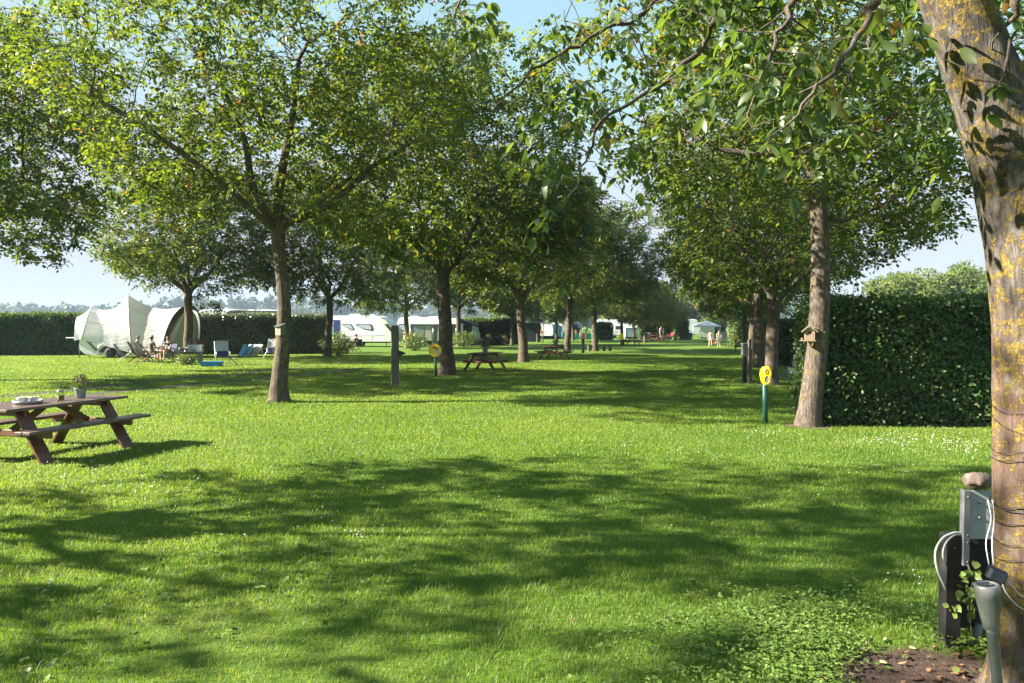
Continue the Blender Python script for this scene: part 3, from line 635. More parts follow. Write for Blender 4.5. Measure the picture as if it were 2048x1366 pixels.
tag(mesh_np("grass", V, [o + np.array([[0, 1, 2, 3]]), o + np.array([[3, 2, 4]])], M_GRASS, attr=np.repeat(tone, 5)), "short mown lawn grass covering the ground", "grass", kind="stuff")

M_DAISY = plain("daisy_petal", (.80, .80, .76), .6, var=.05)
def daisies(rng, pts, size):
    V, F, k = [], [], 6
    ang = np.arange(k) * 2 * np.pi / k; n = len(pts); r_ = (size * rng.uniform(.6, 1.2, n))[:, None]
    ring = np.stack([pts[:, 0][:, None] + np.cos(ang) * r_, pts[:, 1][:, None] + np.sin(ang) * r_ , np.repeat(pts[:, 2][:, None], k, 1) + np.sin(ang + rng.uniform(0, 6, n)[:, None]) * r_ * .45], 2)
    cen = pts[:, None, :] + np.array([0, 0, .006]); V = np.concatenate([cen, ring], 1).reshape(-1, 3); o = (np.arange(n) * (k + 1))[:, None]
    return V, [o + np.array([[0, 1 + j, 1 + (j + 1) % k]]) for j in range(k)]
P = []
for (px, py, sx, sy, m) in [(1830, 885, 130, 14, 170), (1930, 905, 60, 16, 60), (1540, 872, 50, 8, 30), (150, 930, 130, 40, 70), (60, 905, 120, 40, 40), (280, 960, 160, 30, 40), (720, 1080, 30, 10, 14), (1450, 905, 200, 30, 30), (1000, 900, 500, 60, 40), (500, 1000, 500, 90, 40), (1800, 950, 150, 20, 25), (1515, 770, 28, 3, 50), (640, 1040, 40, 12, 14), (90, 1180, 60, 12, 6), (1200, 790, 300, 20, 30), (1830, 1170, 60, 25, 9)]:
    for _ in range(m):
        q = gp(rng.normal(px, sx * .55), rng.normal(py, sy * .55)); P.append((q.x, q.y, rng.uniform(.035, .07)))
V, F = daisies(rng, np.array(P), .0072)
tag(mesh_np("daisies", V, F, M_DAISY), "small white daisies and clover heads scattered through the grass", "daisies", kind="stuff")
# clover and broad weeds by the foreground tree
def ground_leaves(name, pts, size, rng, mat, lab, cat, zmax=.09):
    n = len(pts); k = 3; B = np.repeat(pts, k, 0); an = rng.uniform(0, 6.283, n)[:, None] + np.arange(k) * 2.094; an = an.ravel()
    B[:, 2] = np.repeat(rng.uniform(.02, zmax, n), k); ax = np.stack([np.cos(an), np.sin(an), rng.normal(.12, .25, n * k)], 1); nm = np.tile([0, 0, 1.0], (n * k, 1)) + rng.normal(0, .3, (n * k, 3))
    L_ = np.repeat(size * rng.uniform(.6, 1.3, n), k); V, F, T_ = leaflets(B, ax, nm, L_, L_ * .95, np.clip(np.repeat(rng.normal(.5, .2, n), k), 0, 1), rng)
    return tag(mesh_np(name, V, F, mat, attr=T_), lab, cat, kind="stuff")
pts = []
while len(pts) < 5000:
    q = Vector((rng.normal(1.80, .50), rng.normal(4.05, .55), 0))
    if q.y < 2.9 or math.hypot((q.x - 2.22) / .58, (q.y - 3.72) / .40) + rng.normal(0, .14) < 1 or math.hypot(q.x - 2.55, q.y - 3.55) < .3: continue
    if 1.1 * mnoise.noise(Vector((q.x * 1.6, q.y * 1.6, 4))) + rng.random() * .8 < .25 or q.y > 5.6 - rng.random(): continue
    pts.append(tuple(q))
ground_leaves("clover", np.array(pts), .0140, rng, M_CLOVER, "patch of pale green clover and low weeds beside the foreground tree", "clover")
# broad-leaved weeds here and there in the lawn
wx_, wy_ = scatter(rng, 2600, 2.6, 15, 1.5); ok = patchy(wx_, wy_, 1.3, 31) > .22; P_ = np.stack([wx_[ok], wy_[ok], 0 * wx_[ok]], 1)
ground_leaves("lawn_weeds", P_, .030, rng, M_CLOVER, "broad leaved weeds growing in patches among the lawn grass", "weeds", .045)
M_BARE = plain("bare_earth", (.085, .050, .036), .95, var=.5, scale=14, bump=.02)
for (px, py, r_) in ((1617, 852, .50), (1543, 770, .46)):
    c = gp(px, py); an_ = np.arange(26) * 2 * np.pi / 26; rr_ = r_ * (.8 + .3 * rng.random(26)); V = np.concatenate([[[c.x, c.y, .018]], np.stack([c.x + np.cos(an_) * rr_, c.y + np.sin(an_) * rr_ , np.full(26, .004)], 1)]); k_ = np.arange(26)
    tag(mesh_np("bare_soil", V, np.stack([0 * k_, 1 + k_, 1 + (k_ + 1) % 26], 1), M_BARE), kind="structure")
# dead leaves and bark crumbs on the bare soil
pts = [(rng.normal(2.25, .30), rng.normal(3.78, .25), 0.012) for _ in range(190)] + [(x_, y_, .05) for x_, y_ in zip(*scatter(rng, 110, 3, 14, 1.4))]
P_ = np.array(pts); n = len(P_); an = rng.uniform(0, 6.28, n); ax = np.stack([np.cos(an), np.sin(an), rng.normal(0, .15, n)], 1); nm = np.tile([0, 0, 1.0], (n, 1)) + rng.normal(0, .35, (n, 3)); L_ = rng.uniform(.018, .055, n)
M_DEAD = leaf_mat("dead_leaf", [(0.0, (.10, .05, .03)), (0.6, (.20, .11, .06)), (1.0, (.38, .33, .16))], [(0.0, (.1, .05, .02)), (1.0, (.3, .25, .1))], .15, .7)
V, F, T_ = leaflets(P_, ax, nm, L_, L_ * .5, rng.random(n), rng, curl=-.2); tag(mesh_np("fallen_leaves", V, F, M_DEAD, attr=T_), "dry fallen leaves lying on the soil and lawn", "fallen leaves", kind="stuff")

# ---------------------------------------------------------------- hedges
M_HCORE = plain("hedge_core", (.022, .026, .012), .95, var=.4, scale=5, bump=.05)
def hedge(label, A, B, thick, H, leaf, per_m2, seed, mat=None, group="clipped hedges between pitches", lump=.05, back=True):
    A, B = Vector((A[0], A[1], 0)), Vector((B[0], B[1], 0)); L = (B - A).length; u = (B - A) / L; v = Vector((-u.y, u.x, 0)); rng = np.random.default_rng(seed); un, vn = np.array(u), np.array(v)
    P, Nn = [], []
    def face(n, f, nrm):
        a, b = rng.random(n), rng.random(n); P.append(f(a, b)); Nn.append(np.tile(nrm, (n, 1)))
    An = np.array(A); Z = np.array([0, 0, 1.0]); h = thick / 2
    fl = lambda s, l, z: An + un * np.asarray(l)[:, None] + vn * np.asarray(s)[:, None] + Z * np.asarray(z)[:, None]
    one = lambda a: np.ones_like(a)
    face(int(L * H * per_m2), lambda a, b: fl(-h * one(a), a * L, b ** .92 * H), -vn)
    if back: face(int(L * H * per_m2 * .5), lambda a, b: fl(h * one(a), a * L, b * H), vn)
    face(int(L * thick * per_m2 * 1.0), lambda a, b: fl((b - .5) * thick, a * L, H * one(a)), Z)
    face(int(thick * H * per_m2), lambda a, b: fl((a - .5) * thick, 0 * a, b * H), -un); face(int(thick * H * per_m2), lambda a, b: fl((a - .5) * thick, L * one(a), b * H), un)
    P, Nn = np.concatenate(P), np.concatenate(Nn); n = len(P)
    bmp = patchy(P[:, 0] + P[:, 1], P[:, 2] * 1.2, 2.3, seed) * lump + patchy(P[:, 0] - P[:, 1], P[:, 2], 6.1, seed + 2) * lump * .6 + rng.normal(0, .045, n) + np.where(rng.random(n) < .04, rng.uniform(.03, .14, n), 0)
    sh = (Nn[:, 2] > .5) & (rng.random(n) < .03); bmp[sh] += rng.uniform(.05, .28, sh.sum())
    P += Nn * bmp[:, None]; P[:, 2] = np.maximum(P[:, 2], .03)
    ax = rng.normal(0, .75, (n, 3)) + Nn * .45; ax[:, 2] -= .25; nm = Nn * .8 + rng.normal(0, .5, (n, 3)) + Z * .35; L_ = leaf * rng.uniform(.65, 1.3, n)
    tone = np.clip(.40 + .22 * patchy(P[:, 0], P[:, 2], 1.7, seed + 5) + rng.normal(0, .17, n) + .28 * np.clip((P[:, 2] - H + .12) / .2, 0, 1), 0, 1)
    LV, LF, LT = leaflets(P, ax, nm, L_, L_ * .72, tone, rng)
    # leafy core: a slightly smaller lumpy block
    nx_, nz_ = max(4, int(L / .5)), 6; CV, CF = [], []; i_ = .10
    ring = [(-h + i_, 0.0), (-h + i_, H * .5), (-h + i_, H - i_), (0, H - i_ * .8), (h - i_, H - i_), (h - i_, H * .5), (h - i_, 0.0)]
    for q in range(nx_ + 1):
        for s, z in ring:
            l_ = i_ + (L - 2 * i_) * q / nx_; k = .04 * mnoise.noise(Vector((l_ * 1.1, z * 1.7, seed + s)))
            CV.append(tuple(An + un * l_ + vn * (s * (1 + k)) + Z * (z * (1 + k * .3))))
    m = len(ring)
    for q in range(nx_):
        for r_ in range(m - 1): CF.append((q * m + r_, (q + 1) * m + r_, (q + 1) * m + r_ + 1, q * m + r_ + 1))
    e = empty("hedge", A, 0, label, "hedge", group); off = np.array(A)
    n0 = len(CV); CF4 = np.array(CF); e6 = []
    for st in (0, n0 - m): e6 += [(st, st + 1, st + 5, st + 6), (st + 1, st + 2, st + 4, st + 5)]; 
    e3 = [(2, 3, 4), (n0 - m + 2, n0 - m + 3, n0 - m + 4)]
    mesh_np("stems", np.array(CV) - off, [np.concatenate([CF4, np.array(e6)]), np.array(e3)], M_HCORE, e)
    mesh_np("foliage", LV - off, LF, mat or M_HEDGE, e, LT); return e
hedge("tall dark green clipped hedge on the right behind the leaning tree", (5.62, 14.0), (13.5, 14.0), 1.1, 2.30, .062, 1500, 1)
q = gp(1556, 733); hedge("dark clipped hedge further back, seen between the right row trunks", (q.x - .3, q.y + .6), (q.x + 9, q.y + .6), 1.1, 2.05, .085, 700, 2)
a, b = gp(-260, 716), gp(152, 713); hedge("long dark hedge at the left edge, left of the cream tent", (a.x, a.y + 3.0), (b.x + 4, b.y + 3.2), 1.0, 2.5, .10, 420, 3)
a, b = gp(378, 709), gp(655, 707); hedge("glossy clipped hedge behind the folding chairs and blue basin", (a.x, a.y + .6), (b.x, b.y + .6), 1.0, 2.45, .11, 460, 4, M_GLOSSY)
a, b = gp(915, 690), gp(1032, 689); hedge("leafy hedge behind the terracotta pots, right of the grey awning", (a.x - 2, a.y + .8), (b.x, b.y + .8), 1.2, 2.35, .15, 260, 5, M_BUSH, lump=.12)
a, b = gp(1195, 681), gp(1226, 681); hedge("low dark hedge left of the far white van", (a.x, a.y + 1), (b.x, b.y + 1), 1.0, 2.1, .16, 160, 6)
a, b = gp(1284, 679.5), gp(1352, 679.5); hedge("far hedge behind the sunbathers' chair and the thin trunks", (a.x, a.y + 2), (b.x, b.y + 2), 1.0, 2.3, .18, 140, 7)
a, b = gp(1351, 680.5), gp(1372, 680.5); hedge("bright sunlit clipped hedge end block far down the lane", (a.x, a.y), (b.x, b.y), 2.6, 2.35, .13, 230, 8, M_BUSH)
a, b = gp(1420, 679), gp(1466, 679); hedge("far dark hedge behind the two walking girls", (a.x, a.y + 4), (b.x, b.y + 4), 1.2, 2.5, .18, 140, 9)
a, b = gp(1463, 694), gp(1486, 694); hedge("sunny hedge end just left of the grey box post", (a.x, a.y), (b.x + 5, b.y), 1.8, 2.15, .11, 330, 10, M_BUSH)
# ---------------------------------------------------------------- shrubs
def shrub(px, py, w, h, leaf, n, label, seed, mat=None, group="leafy shrubs", flowers=None):
    c = gp(px, py); rng = np.random.default_rng(seed); d = rng.normal(size=(n, 3)); d /= np.linalg.norm(d, axis=1)[:, None]; r_ = rng.random(n) ** .35
    k = 1 + .22 * np.sin(d[:, 0] * 5 + seed) * np.cos(d[:, 1] * 4) + .15 * np.sin(d[:, 2] * 6 + seed)
    P = d * (r_ * k)[:, None] * np.array([w / 2, w / 2, h / 2]) + np.array([0, 0, h * .52]); P[:, 2] = np.maximum(P[:, 2], .04)
    ax = d + rng.normal(0, .6, (n, 3)); nm = d * .5 + np.array([0, 0, .6]) + rng.normal(0, .4, (n, 3)); L_ = leaf * rng.uniform(.6, 1.3, n)
    V, F, T_ = leaflets(P, ax, nm, L_, L_ * .6, np.clip(rng.normal(.5, .22, n), 0, 1), rng); e = empty("shrub", c, 0, label, "shrub", group)
    mesh_np("foliage", V, F, mat or M_BUSH, e, T_)
    m = MB()
    for i in range(9):
        a = rng.uniform(0, 6.28); m.tube([(0.05 * math.cos(a), .05 * math.sin(a), -.03), (w * .12 * math.cos(a), w * .12 * math.sin(a), h * .3), (w * .3 * math.cos(a), w * .3 * math.sin(a), h * .75)], [.025, .018, .008], 5)
    m.build("stem", M_TWIG, e)
    if flowers:
        m = MB()
        for i in range(flowers[1]):
            q = d[i] * np.array([w / 2, w / 2, h / 2]) * 1.02 + np.array([0, 0, h * .52])
            if q[2] > h * .3: m.ball(q, flowers[2], 4, 0, (1, 1, .7), .2, i)
        m.build("blossom", flowers[0], e)
    return e
M_YEL = plain("yellow_flower", (.75, .45, .03), .6)
shrub(677, 711, 1.95, 1.35, .13, 1500, "dense glossy shrub at the foot of the tree beside the seated camper", 1)
shrub(829, 701, 2.0, 1.25, .12, 1300, "shrub with yellow flowers round the slim tree before the awning", 2, flowers=(M_YEL, 22, .06))
shrub(928, 693, 2.5, 1.25, .13, 1400, "leafy shrub with an orange bloom right of the tree by the round sign", 3)
shrub(1215, 680, 2.6, 1.3, .16, 500, "dark bush in front of the low hedge left of the far white van", 4, M_HEDGE)
shrub(372, 730, .9, .5, .07, 900, "low pale shrub with dry stalks beside the blue basin", 5)
shrub(1010, 689, 1.9, 1.2, .12, 700, "light green bush beside the shaded caravan entrance", 6)
# ---------------------------------------------------------------- far trees and tree line
def far_tree(x, y, H, w, n, leaf, seed, label, mat=M_FAR, group="trees on the horizon"):
    rng = np.random.default_rng(seed); e = empty("far_tree", (x, y, 0), 0, label, "tree", group); P, D = [], []
    for k in range(22):
        a = rng.uniform(0, 6.28); zz = rng.uniform(.28, .88); q = (.42 * w * math.sqrt(max(0, 1 - ((zz - .5) / .55) ** 2))) * rng.random() ** .5; r_ = w * rng.uniform(.10, .24)
        m = n // 22; d = rng.normal(size=(m, 3)); d /= np.linalg.norm(d, axis=1)[:, None]
        P.append(np.array([math.cos(a) * q, math.sin(a) * q, zz * H]) + d * (r_ * rng.random(m) ** .4)[:, None] * np.array([1, 1, .8])); D.append(d)
    P, D = np.concatenate(P), np.concatenate(D); n = len(P); ax = D + rng.normal(0, .6, (n, 3)); nm = D + np.array([0, 0, .5]) + rng.normal(0, .4, (n, 3)); L_ = leaf * rng.uniform(.6, 1.4, n)
    V, F, T_ = leaflets(P, ax, nm, L_, L_ * .6, np.clip(rng.normal(.5, .2, n), 0, 1), rng); mesh_np("crown", V, F, mat, e, T_)
    m = MB(); m.tube([(0, 0, -.2), (0, 0, H * .35), (.2, 0, H * .8)], [w * .045, w * .035, w * .01], 7); m.build("trunk", M_TWIG, e); return e
M_SILVER = leaf_mat("silver_leaf", [(0.0, (.07, .10, .06)), (0.6, (.12, .16, .09)), (1.0, (.17, .20, .12))], [(0.0, (.14, .2, .07)), (1.0, (.26, .32, .12))], .3, .55, .3)
def far_at(px, D, top, wpx, n, leaf, seed, label, mat=M_FAR):
    p = at(px, top, D); far_tree(p.x, D, p.z, wpx / FPX * D, n, leaf, seed, label, mat)
far_at(1392, 150, 566, 70, 5200, .55, 1, "tall silvery willow behind the lane end, tallest of the hazy trees", M_SILVER)
far_at(1348, 165, 595, 75, 3600, .6, 2, "hazy broad tree left of the tall silvery willow", M_SILVER)
far_at(1442, 160, 588, 80, 4200, .6, 3, "rounded hazy tree right of the tall silvery willow", M_SILVER)
far_at(1480, 170, 600, 70, 3000, .6, 4, "hazy tree half hidden behind the right row trunks", M_SILVER)
far_at(1795, 95, 545, 135, 9000, .34, 5, "pale sunlit tree above the hedge, leftmost of the far right trees")
far_at(1900, 92, 526, 150, 10500, .34, 6, "tallest pale sunlit tree above the hedge near the leaning trunk")
far_at(1985, 98, 540, 130, 7000, .34, 7, "pale tree above the hedge partly hidden by the leaning trunk")
far_at(1990+140, 98, 560, 100, 3000, .36, 8, "pale tree above the hedge right of the leaning trunk")
far_at(1230, 175, 612, 90, 2600, .6, 9, "hazy tree behind the far caravans, left of the lane")
far_at(1130, 190, 612, 110, 2600, .7, 10, "hazy tree above the striped blue tent")
far_at(1030, 200, 606, 100, 2600, .7, 11, "hazy tree above the leafy hedge and pots")
rng = np.random.default_rng(88); P, T_ = [], []
for k in range(420):
    x_ = rng.uniform(-620, 620); y_ = 640 + rng.uniform(-40, 60) + .04 * abs(x_); r_ = rng.uniform(6, 13); hh = rng.uniform(13, 21) + 3 * math.sin(x_ * .02)
    d = rng.normal(size=(170, 3)); d /= np.linalg.norm(d, axis=1)[:, None]; d[:, 2] = np.abs(d[:, 2]); P.append(np.array([x_, y_, hh * .15]) + d * np.array([r_, r_, hh * .85]) * (1 + .15 * rng.normal(size=(170, 1))))
P = np.concatenate(P); n = len(P); D_ = rng.normal(size=(n, 3)); nm = rng.normal(0, .6, (n, 3)) + np.array([0, -.5, .6])
V, F, T_ = leaflets(P, D_, nm, rng.uniform(3, 6, n), rng.uniform(2.5, 4.5, n), np.clip(rng.normal(.25, .15, n), 0, 1), rng)
M_WOOD = leaf_mat("hazy_woodland_leaf", [(0.0, (.030, .052, .036)), (1.0, (.085, .115, .07))], [(0.0, (.08, .12, .06)), (1.0, (.16, .2, .08))], .2, .6, .2)  # bluish leaf colour carries some of the distance haze
tag(mesh_np("distant_wood", V, F, M_WOOD, attr=T_), "hazy blue line of distant woodland along the horizon", "woodland", kind="stuff")
# ---------------------------------------------------------------- colours for made things
M_WHITE = plain("white_paint", (.80, .80, .80), .32, var=.05, scale=1.5)
M_OFFW = plain("aged_white_plastic", (.56, .57, .57), .45, var=.10, scale=3)
M_GREYP = plain("grey_plastic", (.15, .155, .17), .5)
M_LGREY = plain("light_grey_cloth", (.42, .41, .42), .8, bump=.003)
M_BLACK = plain("black_plastic", (.018, .018, .020), .45, var=.3)
M_BLACKW = plain("black_painted_wood", (.022, .019, .021), .6, var=.35, scale=9, bump=.003)
M_RUBBER = plain("tyre_rubber", (.02, .02, .02), .8)
M_STEEL = plain("brushed_steel", (.22, .217, .22), .36, .45, var=.10, scale=20)
M_GALV = plain("galvanised_sheet", (.40, .45, .46), .5, .12, var=.14, scale=9)
M_ALU = plain("aluminium_tube", (.62, .62, .63), .35, .8)
M_GLASSD = plain("tinted_window", (.035, .045, .06), .10, var=.2, spec=.8)
M_GLASSL = plain("pale_window", (.36, .43, .50), .15, var=.2)
M_YELLOW = plain("yellow_enamel", (.88, .58, .015), .35, var=.06)
M_GREENP = plain("dark_green_paint", (.012, .075, .055), .42, var=.2)
M_BLUE = plain("blue_plastic", (.02, .22, .62), .35, var=.1)
M_NAVY = plain("navy_cloth", (.03, .045, .12), .8)
M_DBLUE = plain("dark_blue_door", (.015, .035, .14), .4)
M_RED = plain("red_plastic", (.55, .02, .03), .4)
M_ORANGE = plain("orange_bag", (.80, .17, .05), .6)
M_TURQ = plain("turquoise_mesh", (.03, .36, .30), .7)
M_TERRA = plain("terracotta", (.42, .17, .08), .8, var=.2)
M_CREAM = plain("pale_cloth", (.66, .62, .54), .85, bump=.003)
M_STONE = plain("field_stone", (.17, .125, .10), .8, var=.4, scale=14, bump=.01)
M_TEAL = plain("glazed_teal_pot", (.20, .32, .31), .4, var=.15)
M_ZINC = plain("zinc_pot", (.40, .40, .40), .5, .3)
M_PINK = plain("dusty_pink_flower", (.22, .10, .11), .7, var=.3)
M_SKIN = plain("skin", (.55, .32, .24), .55, var=.06)
M_HAIRD = plain("dark_hair", (.025, .016, .012), .6)
M_HAIRR = plain("auburn_hair", (.17, .06, .025), .6)
M_STRAW = plain("straw_hat", (.46, .32, .18), .8)
M_BCLOTH = plain("black_cloth", (.015, .015, .018), .85)
M_GCLOTH = plain("grey_brown_shirt", (.16, .13, .12), .85)
M_PCLOTH = plain("pink_top", (.62, .30, .30), .8)
M_LILAC = plain("pale_lilac_shorts", (.52, .52, .66), .8)
M_HOLE = plain("dark_hole", (.008, .007, .006), .9)
M_GREYB = plain("slate_roof_felt", (.055, .068, .075), .75)
M_GREENW = plain("shaded_green_boards", (.10, .115, .10), .75)
def canvas(name, col, tr=.35, sc=7):
    t = NT(name); co = t.coord(); f = t.noise(co, 1.2, 4); w = t.noise(t.coord("Object", (.6, 1, 4)), 2.2, 5, .6, .6)
    c = t.ramp(f, [(.3, tuple(x * .9 for x in col)), (.7, col)]); p = t.bsdf(c, .8, t.bump(w, .8, .07), 0, .2)
    tb = t.n("ShaderNodeBsdfTranslucent"); t.l(c, tb.inputs[0]); mx = t.n("ShaderNodeMixShader"); mx.inputs[0].default_value = tr
    t.l(p, mx.inputs[1]); t.l(tb.outputs[0], mx.inputs[2]); return t.done(mx.outputs[0])
M_CANVAS = canvas("cream_canvas", (.76, .76, .76), .36); M_CANVASG = canvas("grey_canvas", (.26, .29, .34), .15); M_CANVASW = canvas("white_awning_roof", (.72, .72, .70), .2)
M_CANVASB = canvas("light_blue_canvas", (.20, .38, .60), .2); M_CANVASD = canvas("dark_tent_canvas", (.045, .05, .085), .1)
M_CLEAR = None
def glass(name, milk):
    t = NT(name); g_ = t.n("ShaderNodeBsdfGlass"); g_.inputs["Color"].default_value = (.93, .97, .94, 1); g_.inputs["Roughness"].default_value = .12; g_.inputs["IOR"].default_value = 1.2
    tr = t.n("ShaderNodeBsdfTransparent"); mx = t.n("ShaderNodeMixShader"); mx.inputs[0].default_value = .35
    t.l(g_.outputs[0], mx.inputs[1]); t.l(tr.outputs[0], mx.inputs[2])
    df = t.bsdf((.26, .29, .275), .25, None, 0, .6); m2 = t.n("ShaderNodeMixShader"); m2.inputs[0].default_value = milk; t.l(mx.outputs[0], m2.inputs[1]); t.l(df, m2.inputs[2]); return t.done(m2.outputs[0])
M_CLEAR = glass('ribbed_glass', .22); M_JAR = glass('jar_glass', .05)

# ---------------------------------------------------------------- picnic tables
def picnic_table(c, rz, label, L=2.0, W=.78, HT=.745, topm=None, foot=.70):
    e = empty("picnic_table", c, rz, label, "picnic table", "picnic tables on the lawn"); n = 5; pw = W / n
    m = MB()
    for i in range(n): m.box((0.004 * (i % 2), -W / 2 + pw * (i + .5), HT - .02), (L, pw - .007, .04), None, 0, .006)
    m.build("tabletop", topm or M_TABLETOP, e)
    for s in (-1, 1):
        m = MB()
        for q in (-1, 1): m.box((0, s * .66 + q * .068, .445), (L * 1.02, .128, .042), None, 0, .006)
        m.build("bench", topm or M_TABLETOP, e)
    for s in (-1, 1):
        x = s * (L / 2 - .33)
        m = MB(); m.bar((x, -.76, .385), (x, .76, .385), .045, .095, mi=0, bev=.008); m.build("bench_bearer", M_TABLE, e)
        m = MB(); m.bar((x, -W / 2 + .06, HT - .085), (x, W / 2 - .06, HT - .085), .045, .085, bev=.008); m.build("top_bearer", M_TABLE, e)
        for q in (-1, 1):
            for k in (-1, 1):
                m = MB(); m.bar((x + k * .048, q * foot, -.02), (x + k * .048, q * .23, HT - .05), .044, .105, (1, 0, 0), bev=.008)
                m.box((x + k * .073, q * .43, .39), (.01, .022, .022)); m.build("leg", M_TABLE, e)
        m = MB(); m.bar((x - s * .06, 0, .40), (s * .12, 0, HT - .06), .09, .042, (0, 1, 0), bev=.006); m.build("brace", M_TABLE, e)
    return e
def tpt(e, x, y, z=.745):
    a = e.rotation_euler[2]; return Vector((e.location.x + x * math.cos(a) - y * math.sin(a), e.location.y + x * math.sin(a) + y * math.cos(a), z))
def pot_plant(p, r, h, label, mat, seed, bloom=None, plant_h=.16, group="potted plants on the tables"):
    e = empty("flower_pot", p, 0, label, "flower pot", group); rng = np.random.default_rng(seed)
    m = MB(); m.lathe([(r * .66, 0.002), (r * .70, .004), (r * .93, h * .78), (r * .95, h * .80), (r * 1.04, h * .82), (r * 1.06, h), (r * .97, h), (r * .93, h * .86)], n=20); m.build("pot", mat, e)
    m = MB(); m.lathe([(r * .945, h * .842), (.001, h * .87)], n=20, cap=False); m.build("soil", M_TRACK, e)
    n = 420; d = rng.normal(size=(n, 3)); d /= np.linalg.norm(d, axis=1)[:, None]; d[:, 2] = np.abs(d[:, 2])
    P = d * (rng.random(n) ** .4)[:, None] * np.array([r * 1.5, r * 1.5, plant_h]) + np.array([0, 0, h * .95])
    V, F, T_ = leaflets(P, d + rng.normal(0, .5, (n, 3)), rng.normal(0, .6, (n, 3)) + np.array([0, 0, .6]), rng.uniform(.025, .05, n), rng.uniform(.010, .02, n), np.clip(rng.normal(.35, .2, n), 0, 1), rng); mesh_np("foliage", V, F, M_BUSH, e, T_)
    m = MB()
    for k in range(7): a = k * .9; m.tube([(0, 0, h * .8), (math.cos(a) * r * .6, math.sin(a) * r * .6, h + plant_h * .6)], .003, 4)
    m.build("stem", M_BUSH, e)
    if bloom:
        for k in range(46):
            pass
        m = MB()
        for k in range(70):
            q = d[k] * np.array([r * 1.45, r * 1.45, plant_h * 1.05]) + np.array([0, 0, h * .97]); m.ball(q, rng.uniform(.010, .018), 3, 0, (1, 1, .7))
        m.build("blossom", bloom, e)
    return e
t1 = picnic_table((-6.66, 10.68, 0), R(74), "large brown picnic table in the left foreground set with bowls and a flower pot", 2.05)
pot_plant(tpt(t1, .52, .02), .088, .155, "teal pot of dusty pink flowers on the near picnic table", M_TEAL, 1, M_PINK, .20)
e = empty("tray", tpt(t1, -.33, .06), R(60), "grey oval tray holding small bowls on the near picnic table", "tray")
m = MB(); m.lathe([(.155, .003), (.175, .012), (.19, .05), (.18, .05), (.165, .018), (.001, .016)], n=24, cap=False); m.build("dish", M_ZINC, e)
for k, (dx, dy) in enumerate(((-.075, .02), (.07, -.03), (.01, .085))):
    b = empty("bowl", tpt(t1, -.33 + dx, .06 + dy, .762), 0, ["pale grey bowl on the left of the oval tray", "pale grey bowl on the right of the oval tray", "pale grey bowl at the back of the oval tray"][k], "bowl", "bowls on the oval tray")
    m = MB(); m.lathe([(.030, .001), (.034, .004), (.062, .055), (.070, .075), (.062, .073), (.054, .055), (.001, .014)], n=18, cap=False); m.build("bowl_body", M_OFFW, b)
    m = MB(); [m.ball((.025 * math.cos(i * 2.1), .025 * math.sin(i * 2.1), .062), .022, 5, 0, (1, 1, .8), .3, i) for i in range(3)]; m.build("food", M_STRAW, b)
e = empty("glass_jar", tpt(t1, .13, -.02), 0, "clear glass jar half full of yellow liquid on the near picnic table", "jar")
m = MB(); m.lathe([(.044, .003), (.050, .006), (.052, .10), (.044, .125), (.044, .14), (.040, .14), (.040, .122), (.048, .10), (.046, .010), (.001, .008)], n=20, cap=False); m.build("jar_body", M_JAR, e)
m = MB(); m.lathe([(.044, .011), (.046, .075), (.001, .075)], n=20, cap=False); m.build("liquid", plain("yellow_liquid", (.75, .62, .03), .2), e)
m = MB(); m.lathe([(.046, .128), (.047, .150), (.040, .153), (.001, .153)], n=20, cap=False); m.build("lid", M_STEEL, e)
m = MB(); m.ball(tpt(t1, -.03, -.14, .751), .014, 6, 0, (1.8, .8, .5), .2); tag(m.build("pebble", M_BLACK), "tiny dark pebble between the tray and the jar on the near table", "pebble")
t2 = picnic_table((-1.08, 29.85, 0), R(66), "dark brown picnic table right of the tree by the round yellow sign", 1.7, topm=M_TABLE)
pot_plant(tpt(t2, .1, .05), .13, .20, "grey pot with a dark plant on the table right of the round sign", M_ZINC, 2)
t3 = picnic_table((2.27, 39.5, 0), R(66), "dark brown picnic table in front of the V forked walnut tree", 1.8, topm=M_TABLE)
pot_plant(tpt(t3, .2, .0), .13, .20, "small pot plant on the table before the V forked tree", M_ZINC, 3)
c = gp(1262, 690.4); t4 = picnic_table(c, R(60), "distant picnic table beside the yellow topped marker post", 1.8, topm=M_TABLE)
c = gp(1309, 684); t5 = picnic_table(c, R(60), "farthest picnic table among the thin trunks at the lane end", 1.8, topm=M_TABLE)
# plank bench round the crooked tree
c = gp(1196, 701.5); e = empty("plank_bench", c, R(6), "low plank bench on stump legs in front of the crooked walnut tree", "bench")
m = MB(); m.box((0, -.45, .40), (1.75, .30, .06), None, 0, .01); m.build("seat", M_POSTWOOD, e)
for x in (-.75, -.2, .35, .78): m = MB(); m.box((x, -.45, .18), (.16, .26, .38), None, 0, .01); m.build("leg", M_POSTWOOD, e)

# ---------------------------------------------------------------- posts and signs
c = gp(790, 773); e = empty("wooden_post", c, R(14), "thick weathered wooden post standing alone on the lawn with a black lamp on its side", "post")
m = MB(); m.box((0, 0, .88), (.215, .175, 1.86), None, 0, .014); m.build("post_body", M_POSTWOOD, e)
m = MB(); m.box((0, 0, 1.825), (.19, .15, .03), None, 0, .01); m.build("post_top", M_POSTWOOD, e)
m = MB(); m.lathe([(.10, 0), (.085, .02), (.02, .20), (.015, .21)], (.108, -.02, 1.00), 12, axis=Matrix(((0, 0, 1), (0, 1, 0), (-1, 0, 0)))); m.build("side_lamp", M_BLACK, e)
m = MB(); m.box((.10, -.095, 1.05), (.02, .02, 1.2), None, 0); m.build("cable_strip", M_BLACK, e)

